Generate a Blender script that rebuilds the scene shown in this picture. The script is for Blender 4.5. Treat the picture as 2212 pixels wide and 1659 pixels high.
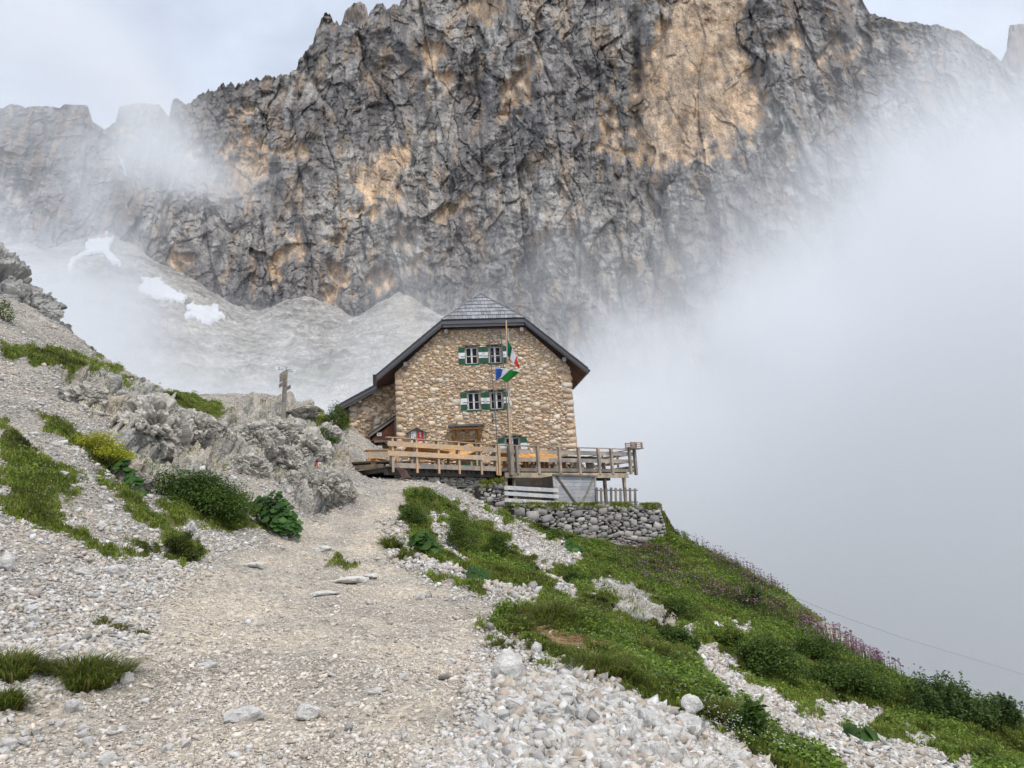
import bpy, bmesh, math, random
import numpy as np
from mathutils import Vector, Matrix
from mathutils.geometry import tessellate_polygon

for o in list(bpy.data.objects): bpy.data.objects.remove(o)
SC = bpy.context.scene
COL = SC.collection
R = math.radians
random.seed(7)
RNG = np.random.default_rng(11)

# ------------------------------------------------------------------ camera
PITCH, ROLL, EYE = R(11), R(-3.2), 1.6
cam_d = bpy.data.cameras.new("camera"); cam = bpy.data.objects.new("camera", cam_d); COL.objects.link(cam)
cam_d.sensor_width = 36; cam_d.lens = 27; cam_d.clip_start = 0.1; cam_d.clip_end = 20000
cam.matrix_world = Matrix.Translation((0, 0, EYE)) @ Matrix.Rotation(math.pi/2 + PITCH, 4, 'X') @ Matrix.Rotation(ROLL, 4, 'Z')
SC.camera = cam
SC.render.resolution_x = 1024; SC.render.resolution_y = 768

# ------------------------------------------------------------------ world and sun (thin overcast)
W = bpy.data.worlds.new("World"); SC.world = W; W.use_nodes = True
nt = W.node_tree; nt.nodes.clear()
def N(nt, t, **k):
    n = nt.nodes.new(t)
    for a, b in k.items():
        if a.startswith('i_'):
            key = a[2:]
            key = int(key) if key.isdigit() else key.replace('_', ' ')
            n.inputs[key].default_value = b
        else: setattr(n, a, b)
    return n
SUN_EL, SUN_AZ = R(58), R(-35)     # sun behind the veil, high over the left shoulder
sky = N(nt, 'ShaderNodeTexSky', sky_type='NISHITA', sun_disc=False, sun_elevation=SUN_EL, sun_rotation=R(180+35))
tc = N(nt, 'ShaderNodeTexCoord')
mp = N(nt, 'ShaderNodeMapping'); mp.inputs['Scale'].default_value = (1.0, 1.0, 2.6)
nz = N(nt, 'ShaderNodeTexNoise', i_Scale=2.6, i_Detail=7.0, i_Roughness=0.52, i_Distortion=0.5)
rp = N(nt, 'ShaderNodeValToRGB')
rp.color_ramp.elements[0].position = 0.36; rp.color_ramp.elements[0].color = (0.56, 0.62, 0.74, 1)
rp.color_ramp.elements[1].position = 0.64; rp.color_ramp.elements[1].color = (0.78, 0.86, 0.98, 1)
bgc = N(nt, 'ShaderNodeBackground', i_Strength=0.80)
bgs = N(nt, 'ShaderNodeBackground', i_Strength=0.10)
mx = N(nt, 'ShaderNodeMixShader', i_0=0.90)
out = N(nt, 'ShaderNodeOutputWorld')
L = nt.links.new
L(tc.outputs['Generated'], mp.inputs['Vector']); L(mp.outputs[0], nz.inputs['Vector']); L(nz.outputs[0], rp.inputs[0])
L(rp.outputs[0], bgc.inputs[0]); L(sky.outputs[0], bgs.inputs[0])
L(bgs.outputs[0], mx.inputs[1]); L(bgc.outputs[0], mx.inputs[2]); L(mx.outputs[0], out.inputs[0])

sd = bpy.data.lights.new("sun", 'SUN'); sd.energy = 1.5; sd.angle = R(13); sd.color = (1.0, 0.93, 0.82)
sun = bpy.data.objects.new("sun", sd); COL.objects.link(sun)
sun.rotation_euler = Vector((-math.sin(SUN_AZ)*math.cos(SUN_EL)*-1, math.cos(SUN_AZ)*math.cos(SUN_EL), -math.sin(SUN_EL))).to_track_quat('-Z', 'Y').to_euler()
SC.view_settings.view_transform = 'Standard'; SC.view_settings.look = 'None'
SC.view_settings.exposure = 0.56; SC.view_settings.gamma = 1
cy = SC.cycles
cy.use_denoising = True
cy.max_bounces = 9; cy.diffuse_bounces = 3; cy.glossy_bounces = 2; cy.transparent_max_bounces = 8
cy.volume_bounces = 7; cy.use_adaptive_sampling = True; cy.adaptive_threshold = 0.02; cy.transmission_bounces = 2
cy.volume_max_steps = 64; cy.volume_step_rate = 1.0

# ------------------------------------------------------------------ geometry of the view, to put measured things at their distance
def _rx(a): return np.array([[1,0,0],[0,math.cos(a),-math.sin(a)],[0,math.sin(a),math.cos(a)]])
def _rz(a): return np.array([[math.cos(a),-math.sin(a),0],[math.sin(a),math.cos(a),0],[0,0,1]])
MC = _rx(math.pi/2 + PITCH) @ _rz(ROLL)
O = np.array([0, 0, EYE])
def ray(u, v):
    u = np.asarray(u, float); v = np.asarray(v, float)
    d = np.stack([(u-1106)/1659, (829.5-v)/1659, -np.ones_like(u)], -1) @ MC.T
    return d / d[..., 1:2]
def pt(u, v, y):
    return O + ray(u, v) * np.asarray(y, float)[..., None]
def proj(p):
    q = (p - O) @ MC
    w = np.maximum(-q[..., 2], 1e-3)
    return 1106 + 1659*q[..., 0]/w, 829.5 - 1659*q[..., 1]/w
def on_plane(u, v, a, b):
    """the point where the sight line meets the upright plane through the ground points a and b"""
    d = ray(u, v); n = np.array([-(b[1]-a[1]), b[0]-a[0], 0]); A = np.array([a[0], a[1], 0])
    return O + d * (((A-O) @ n) / (d @ n))

# ------------------------------------------------------------------ noise
def _hash(ix, iy, iz, s):
    h = (ix*374761393 + iy*668265263 + iz*2147483647*3 + s*974634777) & 0xffffffff
    h = ((h ^ (h >> 13)) * 1274126177) & 0xffffffff
    return h ^ (h >> 16)
_G = np.array([[1,1,0],[-1,1,0],[1,-1,0],[-1,-1,0],[1,0,1],[-1,0,1],[1,0,-1],[-1,0,-1],
               [0,1,1],[0,-1,1],[0,1,-1],[0,-1,-1],[1,1,0],[-1,1,0],[0,-1,1],[0,-1,-1]], np.float32)
def noise(p, s=0):
    p = np.asarray(p, float); i = np.floor(p).astype(np.int64); f = (p - i).astype(np.float32)
    w = f*f*f*(f*(f*6-15)+10); r = 0
    for dx in (0, 1):
        wx = w[..., 0] if dx else 1-w[..., 0]
        for dy in (0, 1):
            wy = w[..., 1] if dy else 1-w[..., 1]
            for dz in (0, 1):
                wz = w[..., 2] if dz else 1-w[..., 2]
                g = _G[_hash(i[..., 0]+dx, i[..., 1]+dy, i[..., 2]+dz, s) & 15]
                r = r + wx*wy*wz*(g[..., 0]*(f[..., 0]-dx) + g[..., 1]*(f[..., 1]-dy) + g[..., 2]*(f[..., 2]-dz))
    return r
def fbm(p, o=4, s=0, lac=2.03, gain=0.5):
    a = 1; r = 0; p = np.asarray(p, float)
    for k in range(o):
        r = r + a*noise(p, s+k); a *= gain; p = p*lac
    return r
def ridged(p, o=4, s=0, lac=2.1, gain=0.5):
    a = 1; r = 0; p = np.asarray(p, float)
    for k in range(o):
        r = r + a*(1 - 2*np.abs(noise(p, s+k))); a *= gain; p = p*lac
    return r
def _rnd(ix, iy, iz, s): return (_hash(ix, iy, iz, s) & 0xffff)/65535.0
def facets2(x, z, s):
    """broken rock: cells of a warped Voronoi pattern, each a tilted face; returns relief (about -1..1) and the crack mask"""
    i0 = np.floor(x).astype(np.int64); k0 = np.floor(z).astype(np.int64); zz = i0*0
    f1 = np.full(x.shape, 9.0); f2 = f1.copy(); rel = np.zeros(x.shape)
    for di in (-1, 0, 1):
        for dk in (-1, 0, 1):
            i, k = i0+di, k0+dk; cx = i+_rnd(i, k, zz, s); cz = k+_rnd(i, k, zz, s+1); dx, dz = x-cx, z-cz; d = dx*dx+dz*dz
            m = d < f1; f2 = np.where(m, f1, np.minimum(f2, d))
            rel = np.where(m, (_rnd(i, k, zz, s+2)-.5)*1.1+dx*(_rnd(i, k, zz, s+3)-.5)*1.7+dz*(_rnd(i, k, zz, s+4)-.5)*1.3, rel); f1 = np.where(m, d, f1)
    return rel, 1-sm(np.sqrt(f2)-np.sqrt(f1), 0, .13)
def facets3(p, s, tilt=1.5):
    i0 = np.floor(p).astype(np.int64); f1 = np.full(p.shape[:-1], 9.0); f2 = f1.copy(); rel = np.zeros(p.shape[:-1])
    for di in (-1, 0, 1):
        for dj in (-1, 0, 1):
            for dk in (-1, 0, 1):
                i, j, k = i0[..., 0]+di, i0[..., 1]+dj, i0[..., 2]+dk
                dx, dy, dz = p[..., 0]-i-_rnd(i, j, k, s), p[..., 1]-j-_rnd(i, j, k, s+1), p[..., 2]-k-_rnd(i, j, k, s+2); d = dx*dx+dy*dy+dz*dz
                m = d < f1; f2 = np.where(m, f1, np.minimum(f2, d)); rel = np.where(m, (_rnd(i, j, k, s+3)-.5)+(dx*(_rnd(i, j, k, s+4)-.5)+dy*(_rnd(i, j, k, s+5)-.5)+dz*(_rnd(i, j, k, s+6)-.5))*tilt, rel); f1 = np.where(m, d, f1)
    return rel, 1-sm(np.sqrt(f2)-np.sqrt(f1), 0, .12)
def sm(x, a, b):
    t = np.clip((x-a)/(b-a), 0, 1); return t*t*(3-2*t)
def inpoly(u, v, poly):
    r = np.zeros(u.shape, bool); n = len(poly)
    for k in range(n):
        x0, y0 = poly[k]; x1, y1 = poly[(k+1) % n]
        if y0 == y1: continue
        c = ((y0 > v) != (y1 > v)) & (u < (x1-x0)*(v-y0)/(y1-y0)+x0)
        r ^= c
    return r

# ------------------------------------------------------------------ object helpers
def tag(o, label=None, cat=None, group=None, kind=None):
    if label: o['label'] = label
    if cat: o['category'] = cat
    if group: o['group'] = group
    if kind: o['kind'] = kind
    return o
def link(name, me, mat=None, parent=None):
    o = bpy.data.objects.new(name, me); COL.objects.link(o)
    if mat and me: me.materials.append(mat)
    if parent: o.parent = parent
    return o
def empty(name, loc, rz=0):
    o = bpy.data.objects.new(name, None); COL.objects.link(o); o.location = loc; o.rotation_euler = (0, 0, rz)
    o.empty_display_size = 0.2
    return o
def mesh_np(name, V, F, col=None, smooth=False):
    """F: (n,3) or (n,4) int array, or a list of them"""
    Fs = F if isinstance(F, list) else [F]
    me = bpy.data.meshes.new(name)
    V = np.ascontiguousarray(V, np.float32)
    me.vertices.add(len(V)); me.vertices.foreach_set('co', V.ravel())
    idx = np.concatenate([f.ravel() for f in Fs]).astype(np.int32)
    tot = np.concatenate([np.full(len(f), f.shape[1], np.int32) for f in Fs])
    st = np.concatenate([[0], np.cumsum(tot)[:-1]]).astype(np.int32)
    me.loops.add(len(idx)); me.loops.foreach_set('vertex_index', idx)
    me.polygons.add(len(tot)); me.polygons.foreach_set('loop_start', st); me.polygons.foreach_set('loop_total', tot)
    if smooth: me.polygons.foreach_set('use_smooth', np.ones(len(tot), bool))
    me.update(calc_edges=True)
    if col is not None:
        a = me.color_attributes.new('Col', 'FLOAT_COLOR', 'POINT')
        c = np.ones((len(V), 4), np.float32); c[:, :3] = col
        a.data.foreach_set('color', c.ravel())
    return me
def grid_faces(n, m, flip=False):
    i = np.arange((n-1)*(m-1)); r = i//(m-1); c = i % (m-1); a = r*m+c
    q = np.stack([a, a+1, a+m+1, a+m], -1)
    return q[:, ::-1] if flip else q
class MB:
    """collects boxes, bars and tubes of one part"""
    def __init__(s): s.v = []; s.f = []; s.c = []; s.col = (1, 1, 1)
    def add(s, vs, fs):
        b = len(s.v); s.v += [tuple(map(float, p)) for p in vs]; s.f += [tuple(b+i for i in f) for f in fs]; s.c += [s.col]*len(vs)
        return s
    def hexa(s, p):
        return s.add(p, [(3,2,1,0),(4,5,6,7),(0,1,5,4),(1,2,6,5),(2,3,7,6),(3,0,4,7)])
    def box(s, x0, x1, y0, y1, z0, z1):
        return s.hexa([(x0,y0,z0),(x1,y0,z0),(x1,y1,z0),(x0,y1,z0),(x0,y0,z1),(x1,y0,z1),(x1,y1,z1),(x0,y1,z1)])
    def bar(s, a, b, w, h, up=(0,0,1)):
        a = Vector(a); b = Vector(b); d = (b-a).normalized(); up = Vector(up)
        x = d.cross(up)
        if x.length < 1e-4: x = d.cross(Vector((0,1,0)))
        x.normalize(); z = x.cross(d).normalized(); x = x*(w/2); z = z*(h/2)
        return s.hexa([a-x-z, a+x-z, b+x-z, b-x-z, a-x+z, a+x+z, b+x+z, b-x+z])
    def cyl(s, a, b, r0, r1=None, n=10):
        r1 = r0 if r1 is None else r1
        a = Vector(a); b = Vector(b); d = (b-a).normalized(); x = d.orthogonal().normalized(); y = d.cross(x)
        vs = []
        for p, r in ((a, r0), (b, r1)):
            for k in range(n):
                t = 2*math.pi*k/n; vs.append(p + x*(math.cos(t)*r) + y*(math.sin(t)*r))
        fs = [(k, (k+1) % n, n+(k+1) % n, n+k) for k in range(n)] + [tuple(range(n-1, -1, -1)), tuple(range(n, 2*n))]
        return s.add(vs, fs)
    def prism(s, poly, off):
        """poly: planar 3-D points, off: extrusion vector"""
        n = len(poly); P = [Vector(p) for p in poly]; o = Vector(off)
        vs = P + [p+o for p in P]
        tri = tessellate_polygon([P])
        fs = [tuple(t) for t in tri] + [tuple(n+i for i in reversed(t)) for t in tri] + [(k, n+k, n+(k+1) % n, (k+1) % n) for k in range(n)]
        return s.add(vs, fs)
    def build(s, name, mat, parent=None, world=False):
        me = bpy.data.meshes.new(name)
        V = s.v
        if world and parent:
            mi = (Matrix.Translation(parent.location) @ Matrix.Rotation(parent.rotation_euler[2], 4, 'Z')).inverted()
            V = [tuple(mi @ Vector(p)) for p in V]
        me.from_pydata(V, [], s.f); me.update()
        bm = bmesh.new(); bm.from_mesh(me); bmesh.ops.recalc_face_normals(bm, faces=bm.faces); bm.to_mesh(me); bm.free()
        a = me.color_attributes.new('Col', 'FLOAT_COLOR', 'POINT')
        a.data.foreach_set('color', np.concatenate([np.array(s.c, np.float32), np.ones((len(s.c), 1), np.float32)], 1).ravel())
        return link(name, me, mat, parent)

def text_mesh(name, txt, size, mat, parent, ext=.002, align='LEFT'):
    c_ = bpy.data.curves.new(name, 'FONT'); c_.body = txt; c_.size = size; c_.extrude = ext; c_.align_x = align; o = bpy.data.objects.new(name, c_)
    me = bpy.data.meshes.new_from_object(o); bpy.data.objects.remove(o); return link(name, me, mat, parent)

# ------------------------------------------------------------------ materials
def mat_new(name):
    m = bpy.data.materials.new(name); m.use_nodes = True; t = m.node_tree; t.nodes.clear()
    o = N(t, 'ShaderNodeOutputMaterial'); b = N(t, 'ShaderNodeBsdfPrincipled'); t.links.new(b.outputs[0], o.inputs[0])
    return m, t, b, t.links.new
def mul_noise(t, src, vec, scale, lo, hi, detail=4, tint=None, dist=0.0):
    """src colour * a noise running lo..hi"""
    n = N(t, 'ShaderNodeTexNoise', i_Scale=scale, i_Detail=float(detail), i_Roughness=0.6, i_Distortion=dist); t.links.new(vec, n.inputs['Vector'])
    r = N(t, 'ShaderNodeMapRange'); r.inputs[1].default_value = 0.33; r.inputs[2].default_value = 0.67; r.inputs[3].default_value = lo; r.inputs[4].default_value = hi
    t.links.new(n.outputs[0], r.inputs[0])
    m = N(t, 'ShaderNodeVectorMath', operation='SCALE'); t.links.new(src, m.inputs[0]); t.links.new(r.outputs[0], m.inputs['Scale'])
    return m.outputs[0]
def bump(t, b, h, strength, dist, prev=None):
    n = N(t, 'ShaderNodeBump', i_Strength=strength, i_Distance=dist); t.links.new(h, n.inputs['Height'])
    if prev is not None: t.links.new(prev, n.inputs['Normal'])
    t.links.new(n.outputs[0], b.inputs['Normal']); return n.outputs[0]
def obj_vec(t, scale=(1,1,1)):
    c = N(t, 'ShaderNodeTexCoord'); m = N(t, 'ShaderNodeMapping'); m.inputs['Scale'].default_value = scale
    t.links.new(c.outputs['Object'], m.inputs[0]); return m.outputs[0]
def mat_attr(name, scale=6, lo=0.8, hi=1.15, rough=0.9, bscale=20, bstr=0.4, bdist=0.02, tint=(1,1,1), vscale=(1,1,1), spec=0.3, trans=0.0):
    """colour from the mesh's own Col attribute, broken up by noise"""
    m, t, b, l = mat_new(name)
    a = N(t, 'ShaderNodeAttribute', attribute_name='Col')
    v = obj_vec(t, vscale)
    mm = N(t, 'ShaderNodeVectorMath', operation='MULTIPLY'); mm.inputs[1].default_value = tint; l(a.outputs['Color'], mm.inputs[0])
    c = mul_noise(t, mm.outputs[0], v, scale, lo, hi)
    l(c, b.inputs['Base Color']); b.inputs['Roughness'].default_value = rough; b.inputs['Specular IOR Level'].default_value = spec
    if bstr:
        n = N(t, 'ShaderNodeTexNoise', i_Scale=float(bscale), i_Detail=5.0, i_Roughness=0.65); l(v, n.inputs['Vector']); bump(t, b, n.outputs[0], bstr, bdist)
    return m
def mat_plain(name, col, rough=0.6, scale=5, lo=0.85, hi=1.12, metal=0, vscale=(1,1,1), bstr=0.0, spec=0.4):
    m, t, b, l = mat_new(name)
    rgb = N(t, 'ShaderNodeRGB'); rgb.outputs[0].default_value = (*col, 1); v = obj_vec(t, vscale)
    l(mul_noise(t, rgb.outputs[0], v, scale, lo, hi), b.inputs['Base Color'])
    b.inputs['Roughness'].default_value = rough; b.inputs['Metallic'].default_value = metal; b.inputs['Specular IOR Level'].default_value = spec
    if bstr:
        n = N(t, 'ShaderNodeTexNoise', i_Scale=scale*3.0, i_Detail=4.0); l(v, n.inputs['Vector']); bump(t, b, n.outputs[0], bstr, 0.01)
    return m
def mat_wood(name, c1, c2, rough=0.8):
    """weathered timber: Col tints it, fibres and knots by stretched noise in the tint's own object space"""
    m, t, b, l = mat_new(name)
    a = N(t, 'ShaderNodeAttribute', attribute_name='Col'); v = obj_vec(t, (3, 3, 26)); v2 = obj_vec(t, (1, 1, 1))
    n = N(t, 'ShaderNodeTexNoise', i_Scale=1.6, i_Detail=5.0, i_Distortion=0.6); l(v2, n.inputs['Vector'])
    r = N(t, 'ShaderNodeValToRGB'); r.color_ramp.elements[0].position = 0.38; r.color_ramp.elements[1].position = 0.62
    r.color_ramp.elements[0].color = (*c1, 1); r.color_ramp.elements[1].color = (*c2, 1); l(n.outputs[0], r.inputs[0])
    mm = N(t, 'ShaderNodeVectorMath', operation='MULTIPLY'); l(a.outputs['Color'], mm.inputs[0]); l(r.outputs[0], mm.inputs[1])
    c = mul_noise(t, mm.outputs[0], v, 2.0, 0.72, 1.18); l(c, b.inputs['Base Color'])
    b.inputs['Roughness'].default_value = rough
    n2 = N(t, 'ShaderNodeTexNoise', i_Scale=3.0, i_Detail=4.0); l(v, n2.inputs['Vector']); bump(t, b, n2.outputs[0], 0.4, 0.01)
    return m

M = {}
M['wood_new'] = mat_wood('wood_new', (0.44, 0.38, 0.31), (0.66, 0.42, 0.23))
M['wood_grey'] = mat_wood('wood_grey', (0.24, 0.22, 0.20), (0.42, 0.36, 0.29))
M['wood_white'] = mat_wood('wood_white', (0.42, 0.43, 0.46), (0.60, 0.58, 0.54))
M['wood_orange'] = mat_wood('wood_orange', (0.60, 0.28, 0.08), (0.72, 0.40, 0.14))
M['wood_brown'] = mat_wood('wood_brown', (0.22, 0.11, 0.05), (0.34, 0.18, 0.08))
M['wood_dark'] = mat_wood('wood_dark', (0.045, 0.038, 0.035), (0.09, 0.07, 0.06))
M['soffit'] = mat_wood('soffit', (0.13, 0.045, 0.025), (0.20, 0.08, 0.045))
M['fascia'] = mat_plain('fascia', (0.115, 0.115, 0.125), 0.6, 2.0, 0.8, 1.2, vscale=(1, 1, 6))
M['shingle'] = mat_attr('shingle', 3.0, 0.75, 1.2, 0.75, 18, 0.5, 0.02, vscale=(5, 1, 1))
M['green'] = mat_plain('green_paint', (0.012, 0.085, 0.045), 0.45, 4, 0.85, 1.15)
M['white'] = mat_plain('white_paint', (0.78, 0.79, 0.80), 0.5, 5, 0.93, 1.03)
M['metal'] = mat_plain('grey_metal', (0.23, 0.25, 0.27), 0.4, 3, 0.8, 1.2, metal=0.6)
M['gutter'] = mat_plain('gutter_copper', (0.045, 0.03, 0.025), 0.5, 3, 0.8, 1.2)
M['rust'] = mat_plain('rusty_iron', (0.10, 0.055, 0.045), 0.7, 3, 0.7, 1.3)
M['curtain'] = mat_plain('curtain', (0.10, 0.03, 0.028), 0.9, 12, 0.7, 1.3, vscale=(4, 1, 1))
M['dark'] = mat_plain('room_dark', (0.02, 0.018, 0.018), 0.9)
M['flag_green'] = mat_plain('flag_green', (0.0, 0.17, 0.09), 0.7, 3, 0.9, 1.1)
M['flag_white'] = mat_plain('flag_white', (0.80, 0.81, 0.84), 0.7, 3, 0.95, 1.03)
M['flag_red'] = mat_plain('flag_red', (0.72, 0.06, 0.05), 0.7, 3, 0.9, 1.1)
M['flag_blue'] = mat_plain('flag_blue', (0.05, 0.16, 0.60), 0.7, 3, 0.9, 1.1)
M['flag_grass'] = mat_plain('flag_leaf_green', (0.01, 0.22, 0.03), 0.7, 3, 0.9, 1.1)
M['red'] = mat_plain('red_paint', (0.62, 0.03, 0.04), 0.6, 6, 0.85, 1.1)
M['black'] = mat_plain('black_board', (0.022, 0.024, 0.028), 0.6)
M['ink'] = mat_plain('ink', (0.04, 0.04, 0.045), 0.7)
M['glass'], t, b, l = mat_new('window_glass')
b.inputs['Base Color'].default_value = (0.01, 0.012, 0.012, 1); b.inputs['Roughness'].default_value = 0.04; b.inputs['Alpha'].default_value = 0.22
M['lamp'], t, b, l = mat_new('lit_bulb')
b.inputs['Emission Color'].default_value = (1, 0.85, 0.35, 1); b.inputs['Emission Strength'].default_value = 2.2; b.inputs['Base Color'].default_value = (0.8, 0.7, 0.4, 1)
M['stone'] = mat_attr('limestone', 9, 0.80, 1.12, 0.92, 30, 0.55, 0.03)
M['rubble'] = mat_attr('rubble_masonry', 7, 0.74, 1.16, 0.95, 16, 0.7, 0.04)
M['pebble'] = mat_attr('pebbles', 14, 0.86, 1.1, 0.92, 40, 0.3, 0.01)
M['leaf'] = mat_attr('leaves', 2.0, 0.75, 1.25, 0.6, 5, 0.0, 0.01, spec=0.3)
M['bark'] = mat_plain('bark', (0.10, 0.075, 0.05), 0.9, 9)

# leaves let some light through
def make_trans(m, amt):
    t = m.node_tree; b = [n for n in t.nodes if n.type == 'BSDF_PRINCIPLED'][0]; o = [n for n in t.nodes if n.type == 'OUTPUT_MATERIAL'][0]
    src = b.inputs['Base Color'].links[0].from_socket
    tr = N(t, 'ShaderNodeBsdfTranslucent'); t.links.new(src, tr.inputs[0])
    mx = N(t, 'ShaderNodeMixShader', i_0=amt); t.links.new(b.outputs[0], mx.inputs[1]); t.links.new(tr.outputs[0], mx.inputs[2]); t.links.new(mx.outputs[0], o.inputs[0])
make_trans(M['leaf'], 0.42)
for k in ('flag_green', 'flag_white', 'flag_red', 'flag_blue', 'flag_grass'): make_trans(M[k], 0.35)

# ------------------------------------------------------------------ terrain height: control points read off the slope (u, v, depth)
CP = [(1106,1659,4.8),(700,1659,4.9),(300,1659,5.2),(0,1659,5.4),(1500,1659,5.4),
 (1106,1500,7.2),(600,1500,7.2),(200,1450,7.4),(0,1400,7.8),(1400,1560,6.9),
 (1106,1400,9.6),(700,1380,9.8),(300,1340,9.4),(0,1290,9.0),(1250,1470,8.6),
 (1000,1300,13.5),(700,1290,13.2),(450,1270,12.2),(200,1230,11.0),(0,1200,10.6),
 (1150,1330,12.6),(780,1190,18.5),(600,1170,18),(450,1180,15),(300,1160,13.4),(100,1130,12.2),
 (750,1110,24),(680,1118,22.5),(900,1060,28.6),(820,1055,28.6),(860,1034,30.5),(780,1030,31),(740,1008,32.5),
 (500,1125,17.6),(400,1080,17.6),(300,1010,18.6),(200,1000,16.2),(100,1010,14.6),(0,1050,13.0),
 (0,930,15.8),(100,930,17),(200,920,18.5),(0,840,19),(120,850,20),(220,850,21),(120,700,27),(60,660,27),(0,650,27),
 (250,790,29),(350,842,33),(420,862,35),(500,888,37),(300,860,24),(380,900,25.5),(340,980,21),(420,1000,21),(430,935,27),
 (560,1010,24),(600,960,28),(560,925,32),(640,1040,24.5),(690,1004,27),(700,950,31),(640,915,36),(560,900,37),(612,905,39),(700,905,37.5),
 (730,985,32),(745,1045,28.5),
 (560,868,44),(650,885,44),(720,905,42),
 # right of the path and the slope falling away
 (870,1120,23),(950,1130,24.5),(900,1200,18),(1000,1170,22),(1000,1250,16),(1100,1200,22),(1080,1130,29.5),(960,1080,29.2),
 (1100,1280,15),(1200,1260,20),(1200,1200,26),(1300,1215,29),(1400,1202,35.0),(1330,1185,34.3),(1250,1168,33.6),(1160,1137,32.6),(1095,1114,31.8),(1455,1165,39),
 (870,1036,30.4),(960,1050,32.0),(1020,1072,33.0),(1062,1098,33.2),
 (1150,1400,9.8),(1300,1330,13.5),(1300,1420,10.6),(1400,1300,18),(1420,1420,12),(1500,1500,9.6),(1500,1380,15.5),(1500,1240,28),
 (1500,1178,37),(1580,1218,35),(1650,1262,33),(1760,1335,30.5),(1700,1380,22),(1650,1480,14),(1700,1560,11),(1800,1659,8.6),
 (1600,1659,6.8),(1900,1440,28),(1800,1500,16.5),(1960,1492,26),(2000,1560,16),(2212,1570,17),(2212,1659,10.8),(2060,1530,22)]
CPa = np.array([pt(u, v, y) for u, v, y in CP])
extra = np.array([  # unseen ground, world coordinates
 (0,0,0),(-4,0,0.3),(4,0,-0.7),(0,3,0.1),(8,2,-2.8),(14,6,-5.5),(-10,4,2.0),(-12,0,3),
 (12,14,-5.0),(18,18,-9),(20,28,-13),(18,36,-12),(14,36,-7.5),(12,42,-7),(9,44,-3.5),(24,45,-18),(30,20,-18),(26,8,-13),(30,0,-16),
 (-8,44,4.4),(-2,44,3.6),(3,42,3.0),(6,42,1.8),(-8,50,4.4),(0,50,3.2),(6,50,0.5),(-16,48,6.5),(-25,44,10.5),(-30,34,14.5),(-24,36,10.6),
 (-30,50,10),(-16,60,3),(0,60,0),(10,60,-8),(-30,64,4),(26,62,-22),(0,72,-6),(-20,72,-2),
 (-32,20,17),(-28,12,12),(-20,6,6.5),(-36,28,19),(-40,46,15)])
CPa = np.concatenate([CPa, extra])
def _tps(d2): return 0.5*d2*np.log(d2+1e-9)
_n = len(CPa); _X = CPa[:, :2]/10
_K = _tps(((_X[:, None]-_X[None])**2).sum(-1)) + np.eye(_n)*0.003
_Pm = np.concatenate([np.ones((_n, 1)), _X], 1)
_A = np.block([[_K, _Pm], [_Pm.T, np.zeros((3, 3))]])
_wt = np.linalg.solve(_A, np.concatenate([CPa[:, 2], np.zeros(3)]))
def H_base(x, y):
    x = np.asarray(x, float); y = np.asarray(y, float); sh = x.shape; X = np.stack([x.ravel(), y.ravel()], -1)/10
    r = np.empty(len(X))
    for k in range(0, len(X), 40000):
        q = X[k:k+40000]
        r[k:k+40000] = _tps(((q[:, None]-_X[None])**2).sum(-1)) @ _wt[:_n] + _wt[_n] + q @ _wt[_n+1:]
    return r.reshape(sh)

# ground cover zones, outlined as seen on the slope
def z3(l): return [(a*.5, 829.5+b*.5) for a, b in l]
def z2(l): return [(658.3+a*.3333, 1014.9+b*.3333) for a, b in l]
def z4(l): return [(1106+a*.5, 829.5+b*.5) for a, b in l]
ROCK = [[(222,872),(250,838),(300,840),(340,855),(385,895),(410,930),(440,935),(480,918),(560,902),(640,898),(700,940),(740,995),(765,1060),(735,1088),(655,1112),(640,1065),(560,1010),(430,1015),(350,1045),(300,992),(240,935)],
        [(120,800),(200,806),(262,842),(236,882),(196,906),(150,850)], [(250,1012),(300,1000),(350,1050),(330,1080),(280,1060)],
        [(500,880),(540,858),(600,862),(690,890),(740,905),(700,915),(600,905),(540,900)],
        [(640,925),(700,935),(757,930),(757,1000),(735,1000),(690,960)],
        z4([(330,840),(420,830),(560,900),(680,970),(705,1060),(640,1060),(480,1000),(380,950),(330,900)]),
        z4([(1260,1030),(1340,1025),(1480,1110),(1590,1225),(1500,1210),(1380,1140),(1270,1075)]),
        ]
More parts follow.
